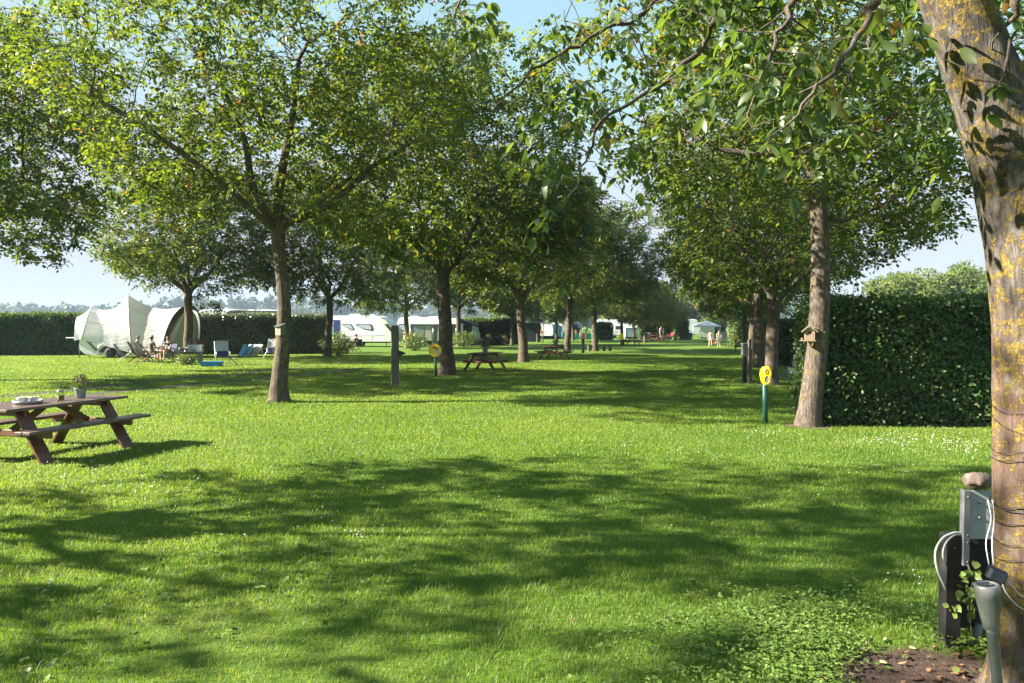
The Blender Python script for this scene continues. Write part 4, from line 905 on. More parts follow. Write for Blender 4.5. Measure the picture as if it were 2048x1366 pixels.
c = gp(871.5, 754); e = empty("dog_sign", c, R(-14), "round yellow sign with a white dog on a dark green post", "sign")
m = MB(); m.tube([(0, 0, -.1), (0, 0, .95)], .042, 12); m.build("post", M_GREENP, e)
zc = CAM_H - 52 / FPX * c.y + .02; ax = Matrix(((1, 0, 0), (0, 0, -1), (0, 1, 0)))
m = MB(); m.lathe([(.236, -.012), (.240, -.006), (.240, .006), (.236, .010), (.001, .010)], (0, -.055, zc), 40, axis=ax, smooth=False); d_ = m.build("sign_disc", M_YELLOW, e)
def art(name, poly, mat, y): m = MB(); m.prism(poly, (0, y, zc), (1, 0, 0), (0, 0, 1), .003); m.build(name, mat, d_)
art("dog_picture", [(-.035, .085), (.02, .07), (.05, .03), (.10, .02), (.14, -.02), (.155, -.09), (.135, -.15), (.06, -.165), (.03, -.15), (.035, -.10), (.015, -.15), (-.005, -.15), (.01, -.05), (-.005, .0), (-.045, .02), (-.06, .045)], M_OFFW, -.068)
art("dog_ear", [(-.085, .13), (-.04, .145), (-.02, .125), (.055, .125), (.06, .075), (.02, .072), (-.04, .082), (-.08, .09)], plain("brown_ear", (.09, .05, .01), .6), -.0705)
art("lead", [(.0, .012), (.012, -.0), (.06, .045), (.11, .06), (.165, .115), (.155, .125), (.105, .075), (.05, .06)], M_BLACK, -.0715)
m = MB(); m.lathe([(.238, -.002), (.238, .004), (.222, .004), (.222, -.002)], (0, -.066, zc), 40, axis=ax, cap=False); m.build("sign_rim", plain("ochre_rim", (.50, .33, .03), .4), d_)

c = gp(1531, 848); e = empty("bag_dispenser", c, R(-14), "yellow rounded dog bag dispenser on a dark green post", "dispenser")
m = MB(); m.tube([(0, 0, -.1), (-.012, 0, .40), (-.02, 0, 1.0)], .047, 16); m.build("post", M_GREENP, e)
zc = .905
def cap_shape(w, h, n=28, top=.62):
    out = []
    for k in range(n):
        a = 2 * math.pi * k / n; r_ = w * (1.0 if math.sin(a) > 0 else .90); out.append((r_ * math.copysign(abs(math.cos(a)) ** .82, math.cos(a)), h * math.copysign(abs(math.sin(a)) ** .9, math.sin(a))))
    return out
def slab(m, poly, y0, y1, bev, cx=0, cz=0, mi=0):
    n = len(poly); P = []
    for y, s in ((y0, 1 - bev), (y0 - (y0 - y1) * .25, 1), (y0 - (y0 - y1) * .72, 1), (y1, 1 - bev)): P += [(cx + a * s, y, cz + b * s) for a, b in poly]
    F = [tuple(range(n - 1, -1, -1)), tuple(range(3 * n, 4 * n))] + [(k * n + i, k * n + (i + 1) % n, (k + 1) * n + (i + 1) % n, (k + 1) * n + i) for k in range(3) for i in range(n)]
    m.add(P, F, mi, False)
m = MB(); slab(m, cap_shape(.098, .172), .05, -.035, .08, -.012, zc); m.build("back_shell", M_YELLOW, e)
m = MB(); slab(m, cap_shape(.088, .176), -.043, -.10, .16, .012, zc); f_ = m.build("front_shell", M_YELLOW, e)
m = MB(); m.lathe([(.034, -.002), (.034, .005), (.020, .005), (.020, -.002)], (0, 0, 0), 24, axis=ax, cap=False)
o_ = m.build("ring_logo", plain("maroon_print", (.10, .012, .012), .5), f_); o_.location = (.012, -.100, zc + .075); o_.scale = (.9, 1, 1.45)
m = MB(); m.prism([(-.050, .02), (-.045, .035), (.045, .035), (.050, .02), (.046, -.06), (.030, -.10), (0, -.112), (-.030, -.10), (-.046, -.06)], (.012, -.101, zc - .035), (1, 0, 0), (0, 0, 1), .006); m.build("opening", plain("grey_opening", (.20, .17, .17), .6), f_)
m = MB(); m.tube([(.012 + .052 * math.cos(a) * (1 if math.sin(a) > 0 else .92), -.104, zc - .068 + (.062 if math.sin(a) < 0 else .066) * 1.15 * math.sin(a)) for a in np.linspace(0, 2 * math.pi, 25)], .009, 6, cap=False); m.build("opening_rim", M_YELLOW, f_)

# grey service box beside a wooden post, with little white flowers at its foot
c = gp(1489, 767); e = empty("service_box", c, 0, "grey electric service box on a black post right of the lane", "electric box")
m = MB(); m.box((0, 0, .44), (.115, .10, .92), None, 0, .01); m.build("post", M_BLACKW, e)
m = MB(); m.box((0, -.02, 1.045), (.20, .17, .40), None, 0, .02); b_ = m.build("box_body", M_GREYP, e)
m = MB(); m.box((0, -.02, 1.262), (.215, .19, .03), None, 0, .008); m.build("box_lid", M_GREYP, b_)
c = gp(1499, 768); e = empty("wooden_stake", (c.x + .03, c.y + .08, 0), R(5), "weathered wooden stake with a metal strip right of the grey service box", "post")
m = MB(); m.box((0, 0, .69), (.115, .11, 1.42), None, 0, .01); m.build("stake_body", M_POSTWOOD, e); m = MB(); m.box((.035, -.06, 1.30), (.025, .01, .42)); m.build("metal_strip", M_GALV, e)
# pale pedestal with hose
c = gp(1592, 769); e = empty("power_pedestal", c, 0, "white electric pedestal with grey bin and blue hose behind the lichened trunk", "pedestal")
m = MB(); m.box((0, 0, .27), (.06, .06, .58), None, 0, .006); m.build("post", M_BLACKW, e)
m = MB(); m.box((-.03, -.02, .66), (.17, .12, .17), None, 0, .012); m.build("box_body", M_OFFW, e); m = MB(); m.box((.075, 0, .46), (.045, .04, .56), None, 0, .004); m.build("side_strip", M_OFFW, e)
c2 = gp(1582, 762); e = empty("waste_bin", (c2.x, c2.y, 0), 0, "small grey bin with dark lid leaning by the white pedestal", "bin")
m = MB(); m.lathe([(.08, .12), (.10, .14), (.13, .47), (.001, .47)], n=16, cap=False); m.build("bin_body", M_LGREY, e); m = MB(); m.lathe([(.135, .46), (.14, .50), (.08, .53), (.001, .53)], n=16, cap=False); m.build("lid", M_BLACK, e)
m = MB(); m.tube([(0, 0, -.02), (0, 0, .15)], .03, 8); m.build("stand", M_BLACK, e)
c = gp(1576, 762); m = MB()
for k in range(4): m.tube([(.17 * math.cos(a) + .012 * k, .02 * math.sin(a * 2) + .012 * k, .19 + .165 * math.sin(a)) for a in np.linspace(0, 2 * math.pi, 22)], .011, 6, cap=False)
o = m.build("garden_hose", M_BLUE, None, c); tag(o, "coil of bright blue hose on the grass beside the small grey bin", "hose")
# far marker posts with round yellow or orange heads
def marker(px, py, h, label, head, r=.13, pm=None):
    c = gp(px, py); e = empty("marker_post", c, 0, label, "post", "yellow topped marker posts"); m = MB(); m.tube([(0, 0, -.05), (0, 0, h)], .045, 8); m.build("post", pm or M_BLACKW, e)
    m = MB(); slab(m, cap_shape(r, r * 1.45, 18), .05, -.06, .1, 0, h + r * .6); m.build("head", head, e)
M_ORNG = plain("faded_orange", (.50, .22, .07), .6)
marker(1471.5, 704, .95, "black marker post with yellow orange head left of the sunny hedge end", M_YELLOW)
marker(1459, 692, .98, "black marker post with yellow head behind the walking girls", M_YELLOW)
marker(1242.5, 692, .72, "yellow topped marker post left of the distant picnic table", M_YELLOW, .2)
marker(1083.5, 685, .98, "brown marker post with orange head before the striped blue tent", M_ORNG, .14, M_POSTWOOD)
marker(1152, 681.5, .92, "dark marker post with pale orange head before the turquoise screen", M_ORNG, .16)
marker(1172, 680.5, .95, "thin brown marker post right of the red topped post", M_ORNG, .12, M_POSTWOOD)
c = gp(1166, 706); e = empty("fire_point", c, 0, "thick wooden post with a bright red box near its top", "post")
m = MB(); m.box((0, 0, .65), (.18, .18, 1.36), None, 0, .015); m.build("post", M_POSTWOOD, e); m = MB(); m.box((-.02, -.12, 1.10), (.20, .10, .40), None, 0, .02); m.build("red_box", M_RED, e)

# ---------------------------------------------------------------- bird houses
def at_tree(px, py, D): return at(px, py, D)
p = at(561, 671.5, 17.42); e = empty("birdhouse", p, R(-30), "birdhouse with pinkish sunlit front and grey roof on the near left trunk", "birdhouse")
m = MB(); m.box((0, -.075, .115), (.175, .014, .21), None, 0, .003); m.build("front", plain("lit_pink_board", (.36, .22, .16), .8, var=.25, scale=14), e)  # light front, dark sides: sun and shade are put into the board colours
m = MB()
for s in (-1, 1): m.prism([(-.068, .01), (.075, .01), (.075, .265), (-.068, .225)], (s * .08, 0, 0), (0, 1, 0), (0, 0, 1), .014)
m.box((0, .07, .13), (.146, .012, .25)); m.box((0, 0, .012), (.146, .13, .012)); m.build("box_body", M_GREENW, e)
m = MB(); m.box((0, -.015, .252), (.205, .22, .018), Matrix.Rotation(R(20), 3, 'X'), 0, .003); m.build("roof", M_GREYB, e)
m = MB(); m.lathe([(.019, 0), (.019, .004), (.001, .004)], (.015, -.082, .165), 14, axis=ax, cap=False); m.build("entrance_hole", M_HOLE, e)
p = at(1619, 681.5, 13.26); e = empty("birdhouse", p, R(-20), "plain wooden birdhouse with pitched roof on the right lichened trunk", "birdhouse")
m = MB(); m.prism([(-.085, .01), (.085, .01), (.085, .165), (0, .245), (-.085, .165)], (0, -.085, 0), (1, 0, 0), (0, 0, 1), .016); m.build("front", M_BIRDWOOD, e)
m = MB(); m.prism([(-.085, .01), (.085, .01), (.085, .165), (0, .245), (-.085, .165)], (0, .085, 0), (1, 0, 0), (0, 0, 1), .016)
for s in (-1, 1): m.box((s * .079, 0, .088), (.012, .152, .150))
m.build("box_body", M_BIRDWOOD, e)
m = MB()
for s in (-1, 1): m.box((s * .068, -.01, .218), (.185, .25, .014), Matrix.Rotation(s * R(43), 3, 'Y'))
m.build("roof", M_BIRDWOOD, e)
m = MB(); m.box((-.03, -.03, 0), (.27, .26, .016), None, 0, .003); m.build("floor_board", M_BIRDWOOD, e)
m = MB(); m.prism([(-.05, 0), (.05, 0), (0, -.09)], (.02, .06, -.01), (1, 0, 0), (0, 0, 1), .10); m.build("bracket", M_BIRDWOOD, e)
m = MB(); m.lathe([(.021, 0), (.021, .004), (.001, .004)], (-.005, -.094, .145), 14, axis=ax, cap=False); m.build("entrance_hole", M_HOLE, e)
m = MB(); m.tube([(-.12, -.06, .01), (-.13, -.06, .05)], .018, 6); m.build("perch", M_BIRDWOOD, e)

# ---------------------------------------------------------------- foreground electric stand, stone, cables, lamp
def X(px, D): return (px - 1024) / FPX * D
def Zp(py, D): return at(1024, py, D).z
DB = 4.22
e = empty("electric_stand", (X(1950, DB), DB, 0), R(-6), "black board stand with a galvanised sheet in front of the leaning trunk", "electric box")
m = MB(); m.box((-.118, 0, .31), (.088, .088, .68), None, 0, .006); m.build("stand_post", M_BLACKW, e)
m = MB(); m.box((.11, .03, .365), (.365, .03, .53), None, 0, .004); m.box((.11, .012, .605), (.365, .03, .05), None, 0, .004); m.build("back_board", M_BLACKW, e)
m = MB(); m.box((.075, -.052, .775), (.235, .006, .275), None, 0, .002); s_ = m.build("metal_sheet", M_GALV, e)
m = MB()
for (x, z) in ((.01, .845), (.01, .760)): m.lathe([(.008, 0), (.008, .006), (.003, .009)], (x, -.056, z), 8, axis=ax)
m.build("bolt", M_STEEL, s_)
m = MB(); m.box((-.058, -.060, .70), (.024, .020, .43), None, 0, .002); m.box((-.074, -.045, .70), (.008, .05, .43)); a_ = m.build("angle_iron", M_GREYP, e)
for x, y, z in [(-.058, -.0705, .88), (-.058, -.0705, .66), (-.058, -.0705, .62), (-.058, -.0705, .51), (-.118, -.045, .58)]: m = MB(); m.lathe([(.006, 0), (.006, .005), (.002, .007)], (x, y, z), 8, axis=ax); m.build("screw", M_STEEL, a_ if x > -.1 else e)
for x in (.045, .125): m = MB(); m.tube([(x - .02, 0, -.05), (x - .01, 0, .05), (x, .005, .13)], .022, 10); m.build("conduit", plain("grey_conduit", (.20, .21, .24), .5), e)
for k in range(2):
    m = MB(); w = .015 * k; m.tube(smooth([(-.07, -.03, .665 - w), (-.13, -.05, .665 - w), (-.19, -.06, .635 - w), (-.225 + w * 2, -.06, .56), (-.215 + w * 3, -.06, .46), (-.175, -.05, .37), (-.15, -.03, .33)] if k == 0 else [(-.07, -.03, .655), (-.12, -.05, .655), (-.165, -.06, .62), (-.185, -.06, .56), (-.175, -.05, .50), (-.15, -.03, .47)]), .0062, 8); m.build("cable", M_OFFW, e)
m = MB(); m.box((.13, -.07, .80), (.03, .03, .13), Matrix.Rotation(R(12), 3, 'Y'), 0, .004); m.build("grey_socket", M_GREYP, e)
P = []; rng = np.random.default_rng(19)
m = MB(); m.tube([(-.02, -.06, .08), (-.05, -.07, .25), (-.03, -.08, .40), (-.06, -.08, .50)], .005, 5); m.tube([(-.05, -.07, .25), (.04, -.08, .33), (.10, -.08, .28)], .004, 5)
iv = empty("ivy", e.location, e.rotation_euler[2], "sprig of ivy climbing the black board stand", "plant"); m.build("stem", M_TWIG, iv)
B = np.array([(-.05 + rng.normal(0, .035), -.085, z + rng.normal(0, .03)) for z in np.linspace(.26, .50, 34)] + [(.03 + rng.normal(0, .05), -.09, .32 + rng.normal(0, .03)) for _ in range(20)] + [(-.13 + rng.normal(0, .03), -.07, .27 + rng.normal(0, .03)) for _ in range(8)]); n = len(B)
V, F, T_ = leaflets(B, rng.normal(0, .8, (n, 3)) + np.array([0, -.2, -.4]), rng.normal(0, .4, (n, 3)) + np.array([-.2, -1, .4]), rng.uniform(.03, .055, n), rng.uniform(.026, .045, n), np.clip(rng.normal(.75, .25, n), 0, 1), rng, fine=True); mesh_np("foliage", V, F, M_CLOVER, iv, T_)
# a stone on top
e = empty("stone", (X(1962, 4.18), 4.19, .917), R(10), "brown flat stone lying on top of the galvanised sheet", "stone"); m = MB()
m.ball((0, 0, .046), .062, 12, 0, (1.35, .95, .80), .32, 5)
m.build("stone_body", M_STONE, e)
# string-light wire wound round the trunk, with its dark battery box and pale leads
m = MB(); rng = np.random.default_rng(23)
for z0, tilt, r_ in ((1.48, .05, .0026), (1.27, -.03, .0026), (1.17, .04, .0032), (.99, .02, .004), (.965, -.02, .004), (.93, .03, .004), (.86, .05, .003), (.72, -.04, .003), (1.34, .09, .0022), (.60, .03, .0026)):
    P = []
    for k in range(41):
        a = 2 * math.pi * k / 40; x = np.interp(z0, [q[1] for q in TC], [q[0] for q in TC]); rr = np.interp(z0, [q[1] for q in TC], [q[2] for q in TC]) * 1.035 + .006
        P.append((x + rr * math.cos(a), b0.y + rr * math.sin(a), z0 + tilt * math.sin(a + z0 * 9) + .008 * math.sin(a * 5 + z0)))
    m.tube(P, r_ * .65, 5, cap=False)
tag(m.build("light_wire", M_BLACK), "thin dark string light wires wound round the leaning trunk", "wire")
m = MB(); pA = at(1985, 1150, 3.28)
for offs in ((0, 0), (.03, .02)):
    m.tube(smooth([at(1978 + offs[0] * 300, 1130, 3.30), at(1972 + offs[0] * 400, 1085, 3.34), at(1982 + offs[0] * 200, 1040, 3.36), at(1976 + offs[0] * 300, 1000, 3.36)]), .0028, 6)
m.tube(smooth([at(2002, 1160, 3.27), at(2012, 1185, 3.2), at(2040, 1215, 3.22), at(2080, 1230, 3.3)]), .0028, 6); m.tube([at(2005, 1150, 3.27), at(2040, 1190, 3.25), at(2080, 1205, 3.3)], .0025, 6)
tag(m.build("lead", M_OFFW), "pale leads hanging from the battery box on the leaning trunk", "cable")
e = empty("battery_box", at(1993, 1150, 3.27), R(-20), "dark blue battery box tied to the leaning trunk behind the solar lamp", "box")
m = MB(); m.box((0, 0, 0), (.075, .045, .06), Matrix.Rotation(R(22), 3, 'Y'), 0, .008); m.build("box_body", plain("dark_blue_plastic", (.012, .016, .032), .35), e)
m = MB(); m.box((0, -.028, 0), (.06, .01, .044), Matrix.Rotation(R(22), 3, 'Y'), 0, .002); m.build("solar_cell", M_GLASSD, e)
# solar stake lamp
top = at(1973, 1168, 3.10); bot = Vector((2.085, 3.08, 0)); axis = (top - bot).normalized(); e = empty("solar_lamp", bot, 0, "steel and ribbed glass solar stake lamp before the leaning trunk", "garden lamp")
qz = Vector((0, 0, 1)).rotation_difference(axis).to_matrix(); H_ = (top - bot).length; on = lambda z: qz @ Vector((0, 0, z))
m = MB(); m.lathe([(.017, -.02), (.020, 0), (.0205, H_ - .205), (.024, H_ - .19)], (0, 0, 0), 20, axis=qz); m.build("stake", M_STEEL, e)
prof = [(.026, H_ - .195)] + [(.028 + .018 * k / 26 + (.0026 if k % 2 else 0), H_ - .19 + .135 * k / 26) for k in range(27)]
inner = [(r_ - .004, z) for r_, z in prof[::-1]]
m = MB(); m.lathe(prof + inner, (0, 0, 0), 32, axis=qz, cap=False); m.build("glass_shade", M_CLEAR, e)
m = MB(); m.lathe([(.006, H_ - .195), (.006, H_ - .07), (.02, H_ - .06)], (0, 0, 0), 10, axis=qz); m.build("light_stem", M_OFFW, e)
m = MB(); m.lathe([(.046, H_ - .058), (.0485, H_ - .055), (.0485, H_ - .005), (.045, H_), (.038, H_ + .001), (.038, H_ - .004), (.001, H_ - .004)], (0, 0, 0), 32, axis=qz, cap=False); m.build("cap", M_STEEL, e)
m = MB(); m.box(on(H_ - .0005), (.042, .042, .004), qz); m.build("solar_panel", M_GLASSD, e)
# nettle-like plants at the stand's foot
for k, (px, py, n, s, lab) in enumerate([(1930, 1262, 60, .055, "bright green weed growing just left of the black board stand"), (1960, 1300, 14, .06, "small green weed under the grey conduits"), (1970, 1350, 10, .055, "lone light green leaves by the solar lamp stake")]):
    c = gp(px, py); rng = np.random.default_rng(300 + k); e = empty("weed", c, 0, lab, "plant", "weeds at the foot of the stand")
    B = np.stack([rng.normal(0, .07, n), rng.normal(0, .05, n), rng.uniform(.02, .16 if k == 0 else .07, n)], 1); V, F, T_ = leaflets(B, np.stack([rng.normal(0, 1, n), rng.normal(0, 1, n), rng.uniform(-.3, .3, n)], 1), rng.normal(0, .35, (n, 3)) + np.array([0, 0, 1]), s * rng.uniform(.7, 1.3, n), s * .7 * rng.uniform(.7, 1.2, n), np.clip(rng.normal(.6, .2, n), 0, 1), rng, fine=True); mesh_np("foliage", V, F, M_CLOVER, e, T_)
    m = MB(); [m.tube([(0, 0, -.01), (b[0] * .7, b[1] * .7, b[2])], .002, 4) for b in B[:8]]; m.build("stem", M_CLOVER, e)
# the young sapling against the hedge
c = gp(1837, 852); e = empty("sapling", c, 0, "thin bare sapling stem at the foot of the tall right hedge", "plant"); m = MB(); m.tube([(0, 0, -.03), (.01, -.02, .2), (.05, -.03, .45), (.06, -.02, .62)], [.016, .013, .009, .004], 6); m.build("stem", M_TWIG, e)
# ---------------------------------------------------------------- people
def figure(label, loc, rz, height, J, skin, clothes, hair=None, hat=None, group="people at the campsite"):
    """J: joint overrides (metres for a 1.7 m body, +Y is forward). clothes: [(name, material, [(segment, t0, t1)], offset)]"""
    base = dict(pelvis=(0, 0, .93), belly=(0, 0, 1.08), chest=(0, .01, 1.27), neck=(0, 0, 1.43), jaw=(0, .02, 1.52), face=(0, .022, 1.595), crown=(0, .0, 1.672))
    lim = dict(sho=(.165, 0, 1.385), elb=(.225, -.03, 1.11), wri=(.235, .05, .87), palm=(.235, .075, .795), hip=(.09, 0, .87), kne=(.10, .03, .49), ank=(.10, -.02, .085), toe=(.115, .13, .03))
    rad = dict(pelvis=(.135, .10), belly=(.115, .085), chest=(.135, .095), neck=(.055, .055), jaw=(.056, .066), face=(.073, .088), crown=(.050, .060), sho=(.056, .056), elb=(.040, .040), wri=(.027, .027), palm=(.034, .020), hip=(.085, .085), kne=(.058, .058), ank=(.036, .036), toe=(.034, .028))
    for s, k in ((-1, 'L'), (1, 'R')):
        for n_, p in lim.items(): base[n_ + k] = (p[0] * s, p[1], p[2])
    base.update(J); P, Rr, E, names = [], [], [], []
    idx = {}
    def v(n_, p, r_): idx[n_] = len(P); P.append(Vector(p)); Rr.append(r_); names.append(n_)
    for n_ in ("pelvis", "belly", "chest", "neck", "jaw", "face", "crown"): v(n_, base[n_], rad[n_])
    segs = [("pelvis", "belly"), ("belly", "chest"), ("chest", "neck"), ("neck", "jaw"), ("jaw", "face"), ("face", "crown")]
    for k in 'LR':
        for n_ in lim: v(n_ + k, base[n_ + k], rad[n_])
        segs += [("chest", "sho" + k), ("sho" + k, "elb" + k), ("elb" + k, "wri" + k), ("wri" + k, "palm" + k), ("pelvis", "hip" + k), ("hip" + k, "kne" + k), ("kne" + k, "ank" + k), ("ank" + k, "toe" + k)]
        d = (Vector(base["palm" + k]) - Vector(base["wri" + k])).normalized(); sd = d.cross(Vector((1 if k == 'R' else -1, .2, 0))).normalized(); pm = Vector(base["palm" + k]); bend = d.cross(sd).normalized()
        for f, (off, ln) in enumerate(((-.026, .068), (-.009, .078), (.009, .072), (.024, .055))):
            a = pm + d * .03 + sd * off; v(f"f{f}a{k}", a, (.0095, .0095)); v(f"f{f}b{k}", a + d * ln * .55 - bend * .006, (.0085, .0085)); v(f"f{f}c{k}", a + d * ln - bend * .022, (.007, .007))
            segs += [("palm" + k, f"f{f}a{k}"), (f"f{f}a{k}", f"f{f}b{k}"), (f"f{f}b{k}", f"f{f}c{k}")]
        a = pm - sd * .034 - d * .012; v("ta" + k, a, (.0105, .0105)); v("tb" + k, a + d * .045 - sd * .012, (.0085, .0085)); segs += [("palm" + k, "ta" + k), ("ta" + k, "tb" + k)]
        fx = Vector(base["face"]); v("ear" + k, fx + Vector((.078 * (1 if k == 'R' else -1), -.01, 0)), (.014, .022)); segs.append(("face", "ear" + k))
    fwd = Vector(J.get("look", (0, 1, 0))); fx = Vector(base["face"]); v("nose", fx + fwd * .098 + Vector((0, 0, -.012)), (.013, .016)); segs.append(("face", "nose"))
    me = bpy.data.meshes.new("body"); me.from_pydata(P, [(idx[a], idx[b]) for a, b in segs], []); tmp = bpy.data.objects.new("body", me); COL.objects.link(tmp)
    sk = tmp.modifiers.new("skin", 'SKIN'); sk.use_smooth_shade = True; sk.branch_smoothing = .4
    for i, r_ in enumerate(Rr): me.skin_vertices[0].data[i].radius = r_; me.skin_vertices[0].data[i].use_root = (i == 0)
    ss = tmp.modifiers.new("sub", 'SUBSURF'); ss.levels = 1
    dg = bpy.context.evaluated_depsgraph_get(); bm_ = bpy.data.meshes.new_from_object(tmp.evaluated_get(dg)); bpy.data.objects.remove(tmp); bpy.data.meshes.remove(me)
    s = height / 1.7; e = empty("person", loc, rz, label, "person", group); e.scale = (s, s, s)
    bm_.materials.clear(); bm_.materials.append(skin); b = bpy.data.objects.new("body", bm_); COL.objects.link(b); b.parent = e
    V = np.array([q.co for q in bm_.vertices]); Nn = np.array([q.normal for q in bm_.vertices]); Fs = [tuple(p.vertices) for p in bm_.polygons]
    main = [(a, c_) for a, c_ in segs if a[0] != 'f' and c_[0] not in 'f' or (a, c_) in (("jaw", "face"), ("face", "crown"))]; main = [q for q in main if not q[1].startswith(("ta", "tb", "ear", "nose"))]
    bd, bs, bt = np.full(len(V), 9.), np.zeros(len(V), int), np.zeros(len(V))
    for q, (a, c_) in enumerate(main):
        A_, B_ = np.array(P[idx[a]]), np.array(P[idx[c_]]); ab = B_ - A_; t = np.clip(((V - A_) @ ab) / (ab @ ab), 0, 1); d = np.linalg.norm(V - A_ - t[:, None] * ab, axis=1) / (.5 * (Rr[idx[a]][0] + Rr[idx[c_]][0]))
        m_ = d < bd; bd[m_], bs[m_], bt[m_] = d[m_], q, t[m_]
    def shell(name, mat, pred, off):
        ok = np.array([pred(main[bs[i]], bt[i], V[i]) for i in range(len(V))]); fs = [f for f in Fs if all(ok[i] for i in f)]
        if not fs: return
        used = sorted({i for f in fs for i in f}); mp = {i: k for k, i in enumerate(used)}
        m_ = MB(); m_.add([V[i] + Nn[i] * off for i in used], [tuple(mp[i] for i in f) for f in fs], 0, True); m_.build(name, mat, e)
    for name, mat, parts, off in clothes:
        def pred(seg, t, p, parts=parts):
            for sg, t0, t1 in parts:
                a = seg[0].rstrip('LR') + ">" + seg[1].rstrip('LR')
                if a == sg and t0 <= t <= t1: return True
            return False
        shell(name, mat, pred, off)
    if hair:
        fwd_n = fwd.normalized()
        shell("hair", hair[0], lambda sg, t, p: sg[1] in ("face", "crown") and ((Vector(p) - fx).dot(fwd_n) < .035 or p[2] > fx.z + .055), .014)
        if hair[1]:
            m_ = MB(); q = fx - fwd_n * .075; m_.tube([q + Vector((0, 0, .06)), q + Vector((0, 0, -.04)) - fwd_n * .02, q + Vector((0, 0, -hair[1])) - fwd_n * .0], [.05, .065, .03], 10); m_.build("long_hair", hair[0], e)
    if hat:
        m_ = MB(); c_ = fx + Vector((0, 0, .045)); m_.lathe([(.17, 0), (.175, .006), (.095, .014), (.09, .07), (.06, .095), (.001, .10)], c_, 20, cap=False); m_.build("hat", hat, e)
    sd = fwd.cross(Vector((0, 0, 1))).normalized()
    m_ = MB(); [m_.ball(fx + fwd * .080 + sd * q * .031 + Vector((0, 0, .012)), .010, 5, 0, (1, .6, .7)) for q in (-1, 1)]; m_.build("eyes", M_BLACK, e)
    m_ = MB(); m_.ball(fx + fwd * .078 + Vector((0, 0, -.048)), .016, 5, 0, (1.2, .5, .4)); m_.build("mouth", plain("lips", (.40, .13, .11), .5), e)
    return e
TORSO = [("pelvis>belly", .0, 1), ("belly>chest", 0, 1), ("chest>neck", 0, .75), ("chest>sho", 0, 1), ("sho>elb", 0, .55)]
TANK = [("pelvis>belly", .0, 1), ("belly>chest", 0, 1), ("chest>neck", 0, .45), ("chest>sho", 0, .75)]
SHORTS = [("pelvis>belly", 0, .35), ("pelvis>hip", 0, 1), ("hip>kne", 0, .45)]
TROUS = [("pelvis>belly", 0, .35), ("pelvis>hip", 0, 1), ("hip>kne", 0, 1), ("kne>ank", 0, .85)]
SHOE = [("ank>toe", 0, 1)]
def seated(dx=0.0, arm=(.25, .30, .72), lean=.0, lk=(0, 1, 0)):
    J = dict(pelvis=(0, 0, .50), belly=(0, -.03 + lean * .3, .66), chest=(0, -.03 + lean, .86), neck=(0, -.01 + lean * 1.5, 1.01), jaw=(0, .015 + lean * 1.6, 1.10), face=(0, .017 + lean * 1.6, 1.175), crown=(0, -.005 + lean * 1.6, 1.25), look=lk)
    for s, k in ((-1, 'L'), (1, 'R')):
        J["sho" + k] = (s * .165, -.03 + lean * 1.2, .965); J["elb" + k] = (s * .25, .06 + lean, .72); J["wri" + k] = (s * arm[0] * .75, arm[1], arm[2]); J["palm" + k] = (s * arm[0] * .70, arm[1] + .075, arm[2] - .005)
        J["hip" + k] = (s * .09, .03, .48); J["kne" + k] = (s * .13, .44, .50); J["ank" + k] = (s * .12, .42, .085); J["toe" + k] = (s * .13, .56, .03)
    return J
def wpx(px, py, D): p = at(px, py, D); return p
# two girls walking on the lane
g1 = gp(1421, 694.8)
J = dict(sho_=0); J = {"hipL": (-.09, 0, .87), "kneL": (-.11, .10, .49), "ankL": (-.13, -.05, .085), "toeL": (-.14, .09, .03), "kneR": (.10, .05, .49), "ankR": (.09, .10, .085), "toeR": (.10, .25, .03), "elbR": (.25, .02, 1.12), "wriR": (.27, .15, .90), "palmR": (.27, .18, .83), "look": (.5, .86, 0)}
figure("girl with auburn hair, pink top and pale shorts, walking away with an orange bag", g1, R(-20), 1.45, J, M_SKIN, [("top", M_PCLOTH, TANK, .012), ("shorts", M_LILAC, SHORTS, .016)], (M_HAIRR, .12))
bpos = Vector((g1.x + .30, g1.y + .02, .42)); e = empty("beach_bag", (bpos.x, bpos.y, .34), R(-15), "bright orange beach bag carried between the two girls", "bag")
m = MB(); m.prism([(-.13, 0), (.13, 0), (.17, .28), (-.17, .28)], (0, 0, 0), (1, 0, 0), (0, 0, 1), .12); m.build("bag_body", M_ORANGE, e)
m = MB(); [m.tube([(-.09, y, .27), (-.05, y * .5, .37), (.05, y * .5, .37), (.09, y, .27)], .008, 5) for y in (-.05, .05)]; m.build("handle", M_ORANGE, e)
g2 = gp(1437.5, 694.2)
J = {"kneL": (-.10, .09, .49), "ankL": (-.11, .08, .085), "toeL": (-.12, .22, .03), "ankR": (.10, -.08, .085), "toeR": (.11, .06, .03), "elbL": (-.25, .03, 1.12), "wriL": (-.17, .20, .96), "palmL": (-.13, .26, .95), "elbR": (.25, .03, 1.12), "wriR": (.17, .20, .96), "palmR": (.13, .26, .95)}
figure("girl in a black swimsuit top walking towards the camera with a white board", g2, R(172), 1.40, J, M_SKIN, [("swim_top", M_BCLOTH, [("belly>chest", .45, 1), ("chest>neck", 0, .25)], .012), ("wrap", M_BCLOTH, [("pelvis>belly", 0, .35), ("pelvis>hip", 0, 1), ("hip>kne", 0, 1), ("kne>ank", 0, .35)], .03)], (M_HAIRD, 0))
e = empty("bodyboard", (g2.x - .08, g2.y - .27, .62), 0, "white bodyboard held slanting in front of the girl in black", "board")
m = MB(); m.prism([(-.36, -.16), (-.02, -.36), (.36, .02), (.30, .10), (.0, .30), (-.06, .28)], (0, 0, 0), (1, 0, 0), (0, 0, 1), .035); m.build("board_body", M_OFFW, e)
